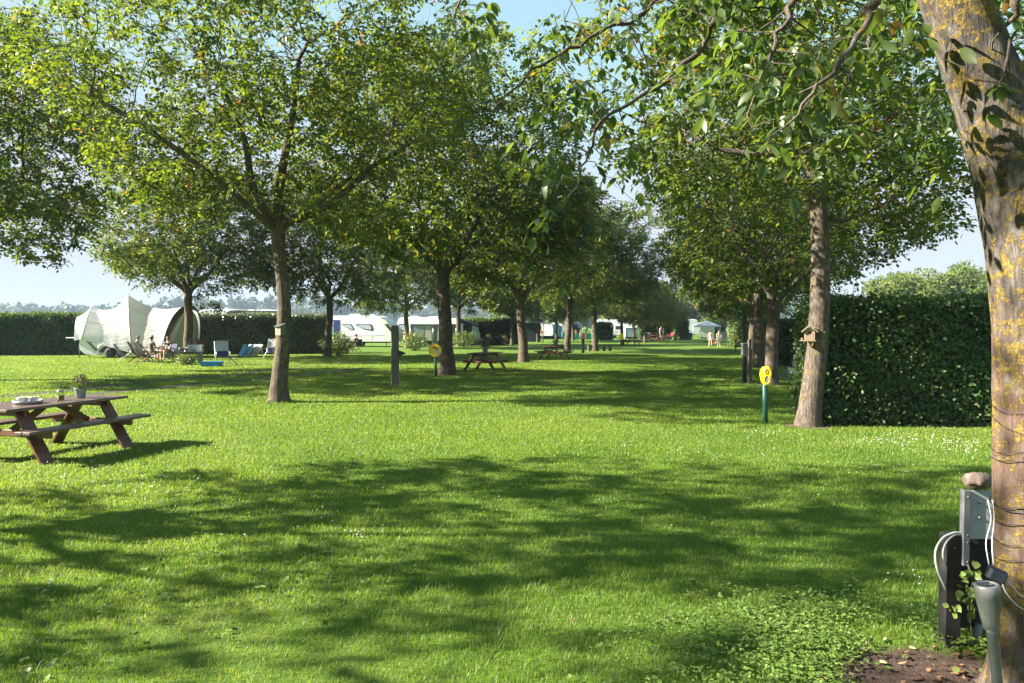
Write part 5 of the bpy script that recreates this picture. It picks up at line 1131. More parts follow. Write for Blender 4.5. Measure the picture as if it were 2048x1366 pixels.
m = MB(); m.bar((-.19, -.022, -.03), (.10, -.022, .16), .004, .05, (0, 1, 0)); m.bar((-.06, -.022, -.17), (.22, -.022, .06), .004, .03, (0, 1, 0)); m.build("stripe", plain("faint_print", (.55, .45, .42), .6), e)
# far standing person and sunbather
c = gp(1322, 680); figure("distant person in a pale shirt standing among the thin trunks", c, R(200), 1.72, {}, M_SKIN, [("shirt", M_LILAC, TORSO, .014), ("shorts", M_NAVY, SHORTS, .02)], (M_HAIRD, 0))
# ---------------------------------------------------------------- folding chairs
def camp_chair(loc, rz, label, frame, fabric, W=.52, back=.98, recl=.16, wood=False, arms=True, name="folding_chair"):
    e = empty(name, loc, rz, label, "chair", "camping chairs"); q = .014 if not wood else .020
    m = MB(); m.box((0, .02, .42), (W, .46, .022), Matrix.Rotation(R(4), 3, 'X'), 0, .006); m.build("seat", fabric, e)
    m = MB(); m.prism([(-W / 2, 0), (W / 2, 0), (W / 2, back - .42), (-W / 2, back - .42)], (0, -.21, .43), (1, 0, 0), Vector((0, -recl, .5)).normalized(), .022); m.build("backrest", fabric, e)
    for s in (-1, 1):
        x = s * (W / 2 + .012)
        m = MB(); m.tube([(x, .26, .0), (x, -.20, .46), (x, -.20 - recl * (back - .42) * 2.0, back)], q, 6); m.build("leg", frame, e)
        m = MB(); m.tube([(x, -.30, .0), (x, .20, .44), (x, .24, .62)], q, 6); m.build("leg", frame, e)
        if arms: m = MB(); m.bar((x, -.26, .63), (x, .27, .63), .045, .02, bev=.004); m.build("armrest", frame, e)
    return e
def lounge_x(loc, rz, label, frame, fabric):
    """slung wooden X chair"""
    e = empty("sling_chair", loc, rz, label, "chair", "camping chairs")
    for s in (-1, 1):
        m = MB(); m.bar((s * .29, .34, .0), (s * .29, -.44, 1.02), .03, .05, (1, 0, 0)); m.build("leg", frame, e)
        m = MB(); m.bar((s * .25, -.42, .0), (s * .25, .36, .52), .03, .05, (1, 0, 0)); m.build("leg", frame, e)
    m = MB(); m.add([Vector((s * .265, y, z)) for y, z in ((-.43, 1.0), (-.30, .74), (-.12, .40), (.06, .30), (.24, .38), (.36, .50)) for s in (-1, 1)], [(2 * k, 2 * k + 1, 2 * k + 3, 2 * k + 2) for k in range(5)], 0, True)
    m.add([Vector((s * .265, y + .012, z + .012)) for y, z in ((-.43, 1.0), (-.30, .74), (-.12, .40), (.06, .30), (.24, .38), (.36, .50)) for s in (-1, 1)], [(2 * k, 2 * k + 2, 2 * k + 3, 2 * k + 1) for k in range(5)], 0, True); m.build("sling", fabric, e)
    return e
def on_ground(px, py): q = gp(px, py); return (q.x, q.y, 0)
# breakfast party by the tent
cA = gp(275, 724); cB = gp(297, 725.5); cC = gp(335, 720); tab = gp(330, 722)
camp_chair(on_ground(249, 723.5), R(-75), "grey metal reclining chair, leftmost at the breakfast table by the tent", M_ALU, M_GREYP, .5, 1.0, .30)
lounge_x((cA.x, cA.y, 0), R(-70), "red wooden sling chair of the dark haired camper", M_REDWOOD, M_BCLOTH)
lounge_x((cB.x - .05, cB.y - .25, 0), R(-35), "red wooden sling chair nearest the camera at the breakfast table", M_REDWOOD, M_BCLOTH)
camp_chair((cC.x - .75, cC.y + .9, 0), R(160), "dark blue folding chair behind the breakfast table", M_GREYP, M_NAVY, .5, .98)
camp_chair((cC.x + .55, cC.y + .55, 0), R(100), "navy high backed folding chair right of the woman in black", M_ALU, M_NAVY, .5, 1.12, .2)
camp_chair((cC.x, cC.y + .15, 0), R(160), "folding chair of the woman in the black top", M_GREYP, M_NAVY, .5, .85)
figure("dark haired camper in a dark shirt seated with back to the camera", (cA.x, cA.y + .05, 0), R(-62), 1.78, seated(arm=(.25, .34, .70), lk=(.5, .86, 0)), M_SKIN, [("shirt", M_BCLOTH, TORSO, .014), ("shorts", M_NAVY, SHORTS, .02), ("shoe", M_OFFW, SHOE, .008)], (M_HAIRD, 0))
figure("camper in a straw hat and grey shirt seated at the breakfast table", (cB.x + .1, cB.y + .1, 0), R(-30), 1.75, seated(arm=(.26, .40, .70)), M_SKIN, [("shirt", M_GCLOTH, TORSO, .016), ("shorts", M_GCLOTH, SHORTS, .02)], (M_HAIRD, 0), M_STRAW)
figure("woman in a black top facing the camera at the breakfast table", (cC.x, cC.y + .15, 0), R(160), 1.68, seated(arm=(.20, .38, .74), lean=.03), M_SKIN, [("top", M_BCLOTH, TORSO, .014), ("skirt", M_NAVY, SHORTS, .02)], (M_HAIRD, .10))
e = empty("folding_table", (tab.x, tab.y - .05, 0), R(8), "low red wooden folding table laid for breakfast", "table")
m = MB(); [m.box((0, y, .62), (1.05, .13, .022)) for y in (-.29, -.145, 0, .145, .29)]; m.build("tabletop", M_REDWOOD, e)
for s in (-1, 1):
    for k in (-1, 1): m = MB(); m.bar((s * .40 + k * .03, -.30 * k, 0), (s * .40 + k * .03, .28 * k, .60), .022, .04, (1, 0, 0)); m.build("leg", M_REDWOOD, e)
m = MB()
for k, (x, y, r_, h) in enumerate(((-.30, .05, .10, .03), (-.05, -.12, .09, .02), (.25, .1, .11, .10), (.35, -.15, .05, .12), (.02, .18, .06, .16))):
    o = empty("dish", (tab.x + x, tab.y - .05 + y, .632), 0, ["white plate at the left end of the breakfast table", "white plate at the near edge of the breakfast table", "white bread bowl in the middle of the breakfast table", "pale mug at the right end of the breakfast table", "pale jug at the back of the breakfast table"][k], "dish", "dishes on the breakfast table")
    m = MB(); m.lathe([(r_ * .6, 0), (r_, h * .9), (r_, h), (r_ * .9, h), (r_ * .55, .01), (.001, .01)], n=14, cap=False); m.build("dish_body", M_OFFW, o)
e = empty("yellow_bag", on_ground(362, 712), 0, "dark yellow bag standing at the foot of the forked tree", "bag"); m = MB(); m.ball((0, 0, .26), .26, 8, 0, (.9, .7, 1), .2); m.build("bag_body", plain("mustard_cloth", (.32, .20, .03), .8), e); m = MB(); m.tube([(-.1, 0, .48), (0, 0, .62), (.1, 0, .48)], .012, 5); m.build("handle", M_BLACK, e)
# camp kitchen, chairs with towels, basin, stack
c = gp(391, 727); e = empty("camp_kitchen", c, R(5), "camp stove stand with pale wind shield left of the blue basin", "camp kitchen")
m = MB(); m.box((0, 0, .56), (.62, .42, .03)); m.build("worktop", M_GREYP, e)
for s in (-1, 1): m = MB(); m.box((s * .22, .0, .27), (.13, .36, .55)); m.build("stand_leg", M_BLACK if s < 0 else M_GREYP, e)
m = MB(); m.box((0, .20, .74), (.60, .012, .32)); m.box((-.30, .02, .74), (.012, .36, .32)); m.box((.30, .06, .72), (.012, .28, .28)); m.build("wind_shield", plain("pale_shield", (.46, .50, .46), .4), e)
m = MB(); m.lathe([(.10, .575), (.11, .60), (.11, .68), (.001, .69)], n=12, cap=False); m.build("cooker", M_STEEL, e)
camp_chair(on_ground(405, 714), R(20), "reddish wooden high backed chair behind the camp kitchen", M_REDWOOD, M_REDWOOD, .48, 1.1, .25)
def towel(e, W=.56, col=M_LGREY, back=.98, recl=.16):
    u = Vector((0, -recl, .5)).normalized(); p = Vector((0, -.21, .43)) + u * (back - .42)
    m = MB(); L_ = [p - u * .30 + Vector((0, -.03, 0)), p - u * .15 + Vector((0, -.028, 0)), p + Vector((0, -.012, .02)), p + Vector((0, .012, .02)), p - u * .46 + Vector((0, .03, 0))]
    m.add([Vector((s * W / 2, q.y, q.z)) for q in L_ for s in (-1, 1)], [(2 * k, 2 * k + 1, 2 * k + 3, 2 * k + 2) for k in range(4)], 0, False); return m
c = gp(445, 730.5); e1 = camp_chair(c, R(-150), "folding chair with wooden armrests and a grey towel over its back beside the blue basin", M_ALU, M_NAVY, .56, 1.10, .10)
t_ = towel(e1, .58, M_LGREY, 1.10, .10).build("towel", M_LGREY, None, c); t_.rotation_euler = (0, 0, R(-150)); tag(t_, "grey towel draped over the chair beside the blue basin", "towel", "towels on the chairs")
c = gp(467, 730); e = empty("footstool", c, R(20), "small dark folding footstool right of the towel draped chair", "stool")
m = MB(); m.box((0, 0, .38), (.42, .38, .02), Matrix.Rotation(R(-8), 3, 'Y')); m.build("seat", M_BCLOTH, e)
for s in (-1, 1):
    for k in (-1, 1): m = MB(); m.tube([(-.19 * k, s * .17, 0), (.19 * k, s * .17, .38)], .011, 6); m.build("leg", M_GREYP, e)
c = gp(540, 721.5); e2 = camp_chair(c, R(165), "folding chair with a beige towel half hidden by the birdhouse trunk", M_ALU, M_NAVY, .62, 1.12, .10)
t_ = towel(e2, .66, M_CREAM, 1.12, .10).build("towel", M_LGREY, None, c); t_.rotation_euler = (0, 0, R(165)); tag(t_, "beige towel draped over the chair behind the birdhouse trunk", "towel", "towels on the chairs")
c = gp(419, 733.5); e = empty("basin", (c.x, c.y + .25, 0), R(4), "shallow bright blue plastic basin on the grass", "basin")
m = MB(); m.add([Vector((x * k, y * k, z)) for z, k in ((0.01, .86), (.21, 1.0), (.215, 1.03), (.20, 1.03), (.20, .97), (.03, .84)) for x, y in ((-.45, -.26), (.45, -.26), (.45, .26), (-.45, .26))], [(r_ * 4 + i, r_ * 4 + (i + 1) % 4, r_ * 4 + 4 + (i + 1) % 4, r_ * 4 + 4 + i) for r_ in range(5) for i in range(4)] + [(3, 2, 1, 0), (20, 21, 22, 23)]); m.build("basin_body", M_BLUE, e)
M_LBLUE = plain("light_blue_cloth", (.10, .42, .75), .6)
for k, (px, col, lab) in enumerate(((484, M_LBLUE, "light blue folded lounger, leftmost of the stack against the hedge"), (494, plain("sky_cloth", (.28, .55, .75), .6), "white framed folded lounger with sky blue cloth against the hedge"), (503, M_LGREY, "white framed folded lounger with grey cloth against the hedge"), (511, M_CREAM, "rightmost folded lounger of the stack with a beige cloth"))):
    c = gp(px, 712.5); e = empty("folded_lounger", (c.x + .0, c.y - .35 + .05 * k, 0), R(-38), lab, "lounger", "folded loungers against the hedge"); M_ = Matrix.Rotation(R(-32), 3, 'X')
    m = MB()
    for a, b in (((-.24, 0), (-.24, .78)), ((.24, 0), (.24, .78)), ((-.24, 0), (.24, 0)), ((-.24, .78), (.24, .78))): m.tube([M_ @ Vector((a[0], 0, a[1] + .02)), M_ @ Vector((b[0], 0, b[1] + .02))], .022, 6)
    m.build("frame", M_WHITE if k else M_LBLUE, e); m = MB(); m.box(M_ @ Vector((0, 0, .41)), (.42, .02, .70), M_); m.build("cloth", col, e)
# seated camper beside the shrub, with table and yellow bag
c = gp(712, 704.5); camp_chair((c.x, c.y, 0), R(60), "folding chair of the camper sitting beside the glossy shrub", M_GREYP, M_BCLOTH, .5, .9)
figure("camper in a dark top reading outside the long white caravan", (c.x, c.y, 0), R(62), 1.7, seated(arm=(.16, .33, .78), lk=(0, .9, -.3)), M_SKIN, [("top", M_BCLOTH, TANK, .014), ("shorts", M_PCLOTH, SHORTS, .016)], (M_HAIRR, .10))
c = gp(704, 705.5); e = empty("side_table", (c.x - .1, c.y, 0), 0, "small white side table left of the reading camper", "table"); m = MB(); m.lathe([(.30, .60), (.30, .625), (.001, .625)], n=18, cap=False); m.lathe([(.30, .60), (.001, .60)], n=18, cap=False); m.build("tabletop", M_OFFW, e)
for k in range(3): m = MB(); m.tube([(.2 * math.cos(k * 2.1), .2 * math.sin(k * 2.1), 0), (.05 * math.cos(k * 2.1 + 3), .05 * math.sin(k * 2.1 + 3), .60)], .015, 6); m.build("leg", M_GREYP, e)
c = gp(691, 704); camp_chair((c.x, c.y, 0), R(-60), "mustard yellow folding chair between the shrub and the long caravan", M_GREYP, plain("mustard_chair", (.42, .25, .03), .8), .5, 1.0, .12)

# ---------------------------------------------------------------- the cream trailer tent
def arch(F, B, A, n=22, a=1.0, b=.72):
    F, B, A = Vector(F), Vector(B), Vector(A); Mid = (F + B) / 2; H_ = (F - B) / 2; U = A - Mid; out = []
    for k in range(n + 1):
        th = math.pi * k / n; c_ = math.cos(th); out.append(Mid + H_ * math.copysign(abs(c_) ** a, c_) + U * max(0, math.sin(th)) ** b)
    return out, Mid
DF, DBk, DA = 41.1, 44.3, 42.7
def hp(fx, fy, bx, by, axx, ay, df=DF, db=DBk, da=DA): return at(fx, fy, df), at(bx, by, db), at(axx, ay, da)
te = empty("trailer_tent", gp(215, 716), 0, "large cream folding trailer tent with two pointed peaks", "tent"); TO = Vector(te.location)
HOOPS = [hp(148, 681, 158, 680, 155, 634), hp(163, 679, 172, 678, 184, 614), hp(263, 706, 268, 700, 257, 589), hp(322, 717, 398, 700, 375, 611, 41.0, 44.0, 42.3)]
def loft(h0, h1, sag, nv=14, off=0.0, tr=(0, 22), vr=(0, 1), pinch=.0):
    a0, m0 = arch(*h0); a1, m1 = arch(*h1); G = []
    for v_ in range(nv + 1):
        v = vr[0] + (vr[1] - vr[0]) * v_ / nv; mid = m0.lerp(m1, v)
        for k in range(tr[0], tr[1] + 1):
            p = a0[k].lerp(a1[k], v); th = math.pi * k / 22; q = p - mid; kk = 1 - sag * 4 * v * (1 - v) * max(0, math.sin(th)) ** .7
            w = .012 * math.sin(v * 60 + k * 1.3) * max(0, 1 - k / 14) + .02 * mnoise.noise(Vector((v * 7, k * .7, sag * 9)))
            p = mid + q * kk; p = p + (q.normalized() * (off + w)); G.append(p - TO)
    n = tr[1] - tr[0] + 1
    return G, [(i * n + j, i * n + j + 1, (i + 1) * n + j + 1, (i + 1) * n + j) for i in range(nv) for j in range(n - 1)]
m = MB()
for (i, sag) in ((0, .05), (1, .20), (2, .16)): m.add(*loft(HOOPS[i], HOOPS[i + 1], sag), 0, True)
m.build("canvas", M_CANVAS, te)
m = MB(); m.add(*loft(HOOPS[1], HOOPS[2], .20, 8, .03, (5, 9), (.40, .78)), 0, True); m.build("window", plain("clear_vinyl", (.62, .70, .78), .25, var=.12, scale=4), te)
m = MB()
for i in (1, 2): m.tube([p - TO + (p - arch(*HOOPS[i])[1]).normalized() * .02 for p in arch(*HOOPS[i])[0]], .035, 6)
for (i, sag) in ((1, .20), (2, .16)):
    G_, _f = loft(HOOPS[i], HOOPS[i + 1], sag)
    for k in (3, 6, 9): m.tube([G_[v * 23 + k] for v in range(15)], .014, 4)
m.build("seam", plain("seam_tape", (.52, .51, .50), .8), te)
a3, m3 = arch(*HOOPS[3]); m = MB(); m.tube([p - TO for p in a3], .05, 6)
inn = [m3 + (p - m3) * .91 + Vector((.22, -.08, 0)) for p in a3]; nA = len(a3)
m.add([p - TO for p in a3] + [p - TO for p in inn], [(k, k + 1, nA + k + 1, nA + k) for k in range(nA - 1)], 0, True); m.build("entrance_edge", plain("dark_tent_trim", (.09, .085, .085), .8), te)
m = MB(); back = [m3 + (p - m3) * .92 + Vector((-.10, .1, 0)) for p in a3]; cz = m3 + Vector((-.10, .1, 0)); m.add([cz - TO] + [p - TO for p in back], [(0, k + 1, k + 2) for k in range(nA - 1)]); m.build("inner_wall", M_CREAM, te)
m = MB(); pA, pB, pC = at(372, 622, 42.0), at(328, 690, 41.1), at(344, 686, 41.2); m.add([p - TO for p in (pA, pB, pC)], [(0, 1, 2)]); m.add([p - TO + Vector((0, .02, 0)) for p in (pA, pB, pC)], [(2, 1, 0)]); m.build("door_flap", M_CANVASW, te)
m = MB(); m.tube([at(153, 636, 42.2) - TO, at(150, 690, 41.0) - TO], .012, 4); m.build("guy_line", M_GREYP, te)
# its trailer: one top-level thing under the tent
tr = empty("trailer", gp(215, 716), 0, "white twin axle trailer carrying the cream tent, with fender arch and alloy wheels", "trailer"); sx = 41.1 / FPX
def tx(px): return at(px, 700, 41.0).x - TO.x
def tz(py): return at(215, py, 41.0).z
m = MB(); prof = [(151, 700), (150, 686), (152, 678), (165, 676), (230, 677), (262, 684), (280, 696), (284, 709), (262, 712), (178, 711), (160, 708)]
m.prism([(tx(a), tz(b)) for a, b in prof], (0, .95, 0), (1, 0, 0), (0, 0, 1), 1.9); m.build("body", M_WHITE, tr)
m = MB(); cx_, cz_ = tx(224), .36
pts = [(tx(193), tz(710))] + [(cx_ + .98 * math.cos(a), cz_ + .50 * max(0, math.sin(a)) ** .6) for a in np.linspace(math.pi, 0, 17)] + [(tx(252), tz(710))]
m.tube([(a, -.02, b) for a, b in pts], .055, 8); m.build("fender", M_WHITE, tr)
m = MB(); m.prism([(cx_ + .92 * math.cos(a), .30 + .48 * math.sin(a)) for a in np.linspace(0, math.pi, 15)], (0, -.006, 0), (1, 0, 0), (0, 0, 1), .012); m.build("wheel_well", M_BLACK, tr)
m = MB(); m.prism([(tx(164), tz(681)), (tx(190), tz(682)), (tx(225), tz(690)), (tx(238), tz(700)), (tx(215), tz(690)), (tx(185), tz(686)), (tx(172), tz(686))], (0, -.008, 0), (1, 0, 0), (0, 0, 1), .012); m.prism([(tx(163), tz(681)), (tx(168), tz(681)), (tx(188), tz(700)), (tx(183), tz(703))], (0, -.012, 0), (1, 0, 0), (0, 0, 1), .012); m.build("grey_swoosh", M_GREYP, tr)
yx = Matrix(((1, 0, 0), (0, 0, -1), (0, 1, 0)))
for px in (213.5, 236):
    m = MB(); m.lathe([(.17, -.06), (.26, -.06), (.29, -.03), (.29, .10), (.17, .12)], (tx(px), -.02, .29), 24, axis=yx, cap=False); w = m.build("wheel", M_RUBBER, tr)
    m = MB(); m.lathe([(.18, .06), (.185, .08), (.165, .085), (.16, .06)], (tx(px), -.02, .29), 24, axis=yx, cap=False)
    for k in range(5): a = k * 2 * math.pi / 5 + .3; m.bar((tx(px), -.10, .29), (tx(px) + .17 * math.cos(a), -.10, .29 + .17 * math.sin(a)), .02, .05, (0, 1, 0))
    m.lathe([(.04, .06), (.04, .09), (.001, .09)], (tx(px), -.02, .29), 10, axis=yx, cap=False); m.build("rim", M_STEEL, w)
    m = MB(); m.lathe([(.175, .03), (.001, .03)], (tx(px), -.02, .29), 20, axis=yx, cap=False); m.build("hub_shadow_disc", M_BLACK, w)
m = MB(); m.box((tx(139), .5, tz(676)), (.75, 1.3, .06), None, 0, .02); m.build("fold_out_tray", M_WHITE, tr)
m = MB(); m.tube([(tx(146), .2, .02), (tx(147), .2, tz(677))], .03, 6); m.box((tx(158), .8, .20), (.6, .1, .1)); m.tube([(tx(168), .1, 0), (tx(168), .1, .3)], .03, 6); m.build("support_leg", M_GREYP, tr)

# ---------------------------------------------------------------- caravans and motorhomes
def caravan(label, near, rz, L, H=2.6, W=2.25, nose=1.0, tail=.35, windows=(), door=None, wheel=None, extras=None, roof=(), name="caravan", low=.42, cat="caravan", stripe=True, group="caravans on the pitches"):
    """near: ground point under the rear (left) end of the side facing the camera; local x runs along that side"""
    e = empty(name, near, rz, label, cat, group); m = MB()
    prof = [(.05, low + .05), (.0, low + .35), (.03, H * .72), (tail * .5, H - .22), (tail, H - .06), (tail + .3, H), (L - nose - .25, H), (L - nose + .12, H - .10), (L - nose * .45, H * .80), (L - nose * .12, H * .60), (L, H * .40), (L - .02, low + .28), (L - .10, low + .05)]
    n = len(prof); P = []
    for y, k in ((0, .05), (.05, 0), (W - .05, 0), (W, .05)): P += [(min(max(a, k), L - k), y, max(b - (k if b > 1.5 else 0), low)) for a, b in prof]
    F = [tuple(range(n - 1, -1, -1)), tuple(range(3 * n, 4 * n))] + [(r_ * n + i, r_ * n + (i + 1) % n, (r_ + 1) * n + (i + 1) % n, (r_ + 1) * n + i) for r_ in range(3) for i in range(n)]
    m.add([Vector(p) for p in P], F); m.build("body", M_WHITE, e)
    for q in windows:
        m = MB(); m.prism(q, (0, -.012, 0), (1, 0, 0), (0, 0, 1), .03); w = m.build("window", M_GLASSD, e)
        cx = sum(a for a, b in q) / len(q); cz = sum(b for a, b in q) / len(q); m = MB(); m.prism([(cx + (a - cx) * .82, cz + (b - cz) * .72) for a, b in q], (0, -.030, 0), (1, 0, 0), (0, 0, 1), .008); m.build("pane", M_GLASSL, w)
    if door: m = MB(); m.box((door[0], -.012, (door[1] + door[2]) / 2), (door[3], .03, door[2] - door[1]), None, 0, .004); d_ = m.build("door", door[4], e); m = MB(); m.box((door[0] + door[3] * .36, -.034, 1.25), (.09, .015, .04)); m.build("handle", M_BLACK, d_)
    if stripe: m = MB(); m.prism([(.2, low + .42), (L * .55, low + .42), (L - .9, low + .52), (L - .9, low + .62), (L * .5, low + .55), (.2, low + .55)], (0, -.006, 0), (1, 0, 0), (0, 0, 1), .012); m.build("stripe", plain("grey_stripe", (.38, .42, .47), .4), e)
    m = MB(); m.box((L * .5, W * .5, low - .03), (L * .86, W * .8, .10)); m.build("chassis", M_BLACK, e)
    if wheel is not None:
        m = MB(); m.lathe([(.17, -.12), (.30, -.12), (.33, -.07), (.33, .07), (.17, .09)], (wheel, .12, .33), 20, axis=yx, cap=False); w = m.build("wheel", M_RUBBER, e); m = MB(); m.lathe([(.18, .05), (.15, .07), (.001, .08)], (wheel, .12, .33), 16, axis=yx, cap=False); m.build("rim", M_GREYP, w)
    for x in (.5, L - .9): m = MB(); m.tube([(x, .2, 0), (x + .05, .25, low)], .03, 6); m.build("corner_steady", M_GREYP, e)
    for (x, w_, h_) in roof: m = MB(); m.box((x, W * .5, H + h_ / 2), (w_, .8, h_), None, 0, min(.04, h_ * .4)); m.build("roof_light", M_OFFW, e)
    if extras: extras(e)
    return e
kx = 63 / FPX
def cx1(px): return (px - 560) * kx
def front(e):
    L = cx1(803)
    m = MB(); m.prism([(L - 1.58, 2.42), (L - .88, 2.30), (L - .40, 1.62), (L - .14, .85), (L - .30, .52), (L - .98, .56), (L - .95, 1.25), (L - 1.10, 1.9)], (0, -.004, 0), (1, 0, 0), (0, 0, 1), .012); m.build("nose_shade_panel", plain("pale_green_shading", (.58, .64, .61), .35), e)  # pale green colour paints the shading of the turned nose
    m = MB(); m.prism([(L - .98, 1.95), (L - .62, 1.92), (L - .28, 1.35), (L - .38, 1.25)], (0, -.016, 0), (1, 0, 0), (0, 0, 1), .02); m.build("front_window", M_GLASSD, e)
    m = MB(); m.box((cx1(746), -.008, .78), (.78, .012, .30)); m.build("locker_hatch", plain("hatch_seam", (.66, .67, .67), .4), e)
    m = MB(); m.box((cx1(709), -.006, 1.42), (.48, .010, .10)); m.build("badge", plain("grey_badge", (.46, .47, .46), .5), e)
    m = MB(); m.tube([(L - .1, 1.1, .46), (L + 1.0, 1.1, .46)], .05, 6); m.tube([(L + .7, 1.1, .02), (L + .7, 1.1, .6)], .03, 6); m.build("tow_bar", M_GREYP, e)
p = at(560, 693.5, 63.6)
caravan("long white caravan with dark blue door and swept windows behind the reading camper", (p.x, 63.4, 0), R(-9), cx1(803), 2.62, windows=[[(cx1(692), 1.93), (cx1(711.5), 1.93), (cx1(714), 1.78), (cx1(719), 1.42), (cx1(708), 1.52), (cx1(697), 1.72)], [(cx1(723), 1.92), (cx1(753), 1.92), (cx1(757), 1.60), (cx1(756), 1.36), (cx1(738), 1.48), (cx1(722), 1.80)], [(cx1(666), 2.0), (cx1(671), 2.0), (cx1(671), 1.15), (cx1(666), 1.15)], [(cx1(600), 1.95), (cx1(640), 1.95), (cx1(640), 1.4), (cx1(600), 1.4)]],
        door=(cx1(681.5), .55, 2.28, .56, M_DBLUE), wheel=cx1(732), extras=front, nose=1.5, roof=[(cx1(713), 1.0, .16), (cx1(747), .6, .12)])
k2 = 70 / FPX
p = at(792, 690, 71)
caravan("white caravan with a red tail light beside the grey awning", (p.x, 71.3, 0), R(-6), 5.6, 2.58, windows=[[(.25, 1.95), (.95, 1.95), (.95, 1.25), (.25, 1.25)], [(1.6, 1.95), (2.6, 1.95), (2.6, 1.3), (1.6, 1.3)]], wheel=2.6, roof=[(1.6, .9, .14), (3.6, 1.2, .10), (4.8, .6, .10)],
        extras=lambda e: (lambda m: (m.box((.80, -.02, .98), (.26, .03, .16)), m.build("tail_light", M_RED, e)))(MB()))
# grey and white awning
def awning(label, px0, px1, D, eave, ridge, depth, wall, roofm, panels, name="awning", side=None, group="awnings and tents"):
    a = at(px0, 690, D); b = at(px1, 690, D); W = b.x - a.x; e = empty(name, (a.x, D, 0), 0, label, "awning", group)
    m = MB(); m.add([Vector(q) for q in ((-.06, -.08, eave), (W + .06, -.08, eave), (W + .02, depth, ridge), (-.02, depth, ridge), (-.06, -.08, eave - .03), (W + .06, -.08, eave - .03))], [(0, 1, 2, 3), (4, 5, 1, 0)]); m.build("roof", roofm, e)
    m = MB(); m.add([Vector(q) for q in ((0, 0, .02), (W, 0, .02), (W, 0, eave), (0, 0, eave))], [(0, 1, 2, 3)]); m.build("front_wall", wall, e)
    for s, x in ((0, 0), (1, W)): m = MB(); m.add([Vector((x, y, z)) for y, z in ((0, .02), (depth, .02), (depth, ridge - .02), (0, eave - .01))], [(0, 1, 2, 3)]); m.build("side_wall", side or wall, e)
    for kind, f0, f1, z0, z1, mat in panels:
        m = MB(); m.box(((f0 + f1) / 2 * W, -.02, (z0 + z1) / 2), ((f1 - f0) * W, .02, z1 - z0)); m.build(kind, mat, e)
    for x in (0, W * .5, W): m = MB(); m.tube([(x, -.03, 0), (x, -.03, eave)], .02, 5); m.build("pole", M_ALU, e)
    return e
awning("white roofed grey awning with dark mesh windows left of the tree by the round sign", 820, 912, 66.5, 1.95, 2.5, 2.6, M_CANVASG, M_CANVASW, [("panel", .02, .06, .1, 1.9, M_CANVASG), ("window", .07, .31, .72, 1.75, M_GLASSL), ("panel", .33, .47, .12, 1.8, M_CANVASW), ("panel", .60, .64, .1, 1.85, M_CANVASW), ("window", .65, .90, .70, 1.72, M_GLASSD), ("skirt", .0, 1.0, .03, .42, plain("mud_flap", (.10, .12, .20), .8))])
p = at(912, 690, 65.5)
e = empty("awning_annex", (p.x, 65.5, 0), 0, "dark grey awning annex with sloping right end right of the tree by the round sign", "awning", "awnings and tents")
m = MB(); W_ = 48 / FPX * 65.5; zt = 2.55
m.add([Vector(q) for q in ((0, 0, .02), (W_ * .66, 0, .02), (W_ * .60, 0, 2.0), (0, 0, zt), (W_, .3, .02), (W_ * .90, .3, 1.75), (0, 2.2, zt), (W_ * .9, 2.2, 1.9), (W_, 2.2, .02))], [(0, 1, 2, 3), (1, 4, 5, 2), (3, 2, 5, 7, 6), (4, 8, 7, 5)]); m.build("shell", M_CANVASD, e)
m = MB(); m.prism([(W_ * .08, .8), (W_ * .30, .8), (W_ * .30, 2.0), (W_ * .08, 2.1)], (0, -.02, 0), (1, 0, 0), (0, 0, 1), .02); m.build("window", M_GLASSL, e)
u = Vector((W_ * .30, .3, 0)).normalized(); m = MB(); m.prism([(.12, .55), (.86, .55), (.62, 1.65), (.02, 1.82)], Vector((W_ * .66, -.02, 0)) , u, (0, 0, 1), .02); m.build("pale_window", M_GLASSL, e)
# vehicles behind the hedge
p = at(390, 690, 55); caravan("white caravan roof rising behind the hedge, left of the dark cab", (p.x, 55, 0), 0, 3.5, 3.02, nose=.5, tail=.5, windows=[[(.6, 2.3), (2.4, 2.3), (2.4, 1.7), (.6, 1.7)]], wheel=1.8, roof=[(2.2, .5, .12)], extras=lambda e: (lambda m: (m.tube([(1.55, .4, 3.02), (1.7, .4, 3.18), (1.25, .4, 3.20)], .03, 5), m.bar((2.3, .4, 3.06), (2.75, .4, 3.16), .3, .04), m.build("antenna", M_GREYP, e)))(MB()))
def cab(e):
    m = MB(); m.prism([(-.16, 1.9), (-.14, 2.55), (.05, 2.82), (.30, 2.93), (.95, 2.93), (2.2, 2.35), (2.5, 1.9)], (0, -.02, 0), (1, 0, 0), (0, 0, 1), .06); m.build("dark_cab", plain("dark_cab_skin", (.07, .07, .08), .4), e)
    m = MB(); m.bar((.8, -.03, 2.90), (3.9, -.03, 2.82), .05, .07); m.build("awning_case", M_BLACK, e)
p = at(461, 690, 54.6); caravan("dark nosed white motorhome roof behind the hedge, left of the birdhouse trunk", (p.x, 54.0, 0), 0, 4.6, 2.94, nose=.6, tail=.6, wheel=3.4, roof=[(1.5, .5, .05), (2.6, .7, .05)], extras=cab, name="motorhome", cat="motorhome", stripe=False)
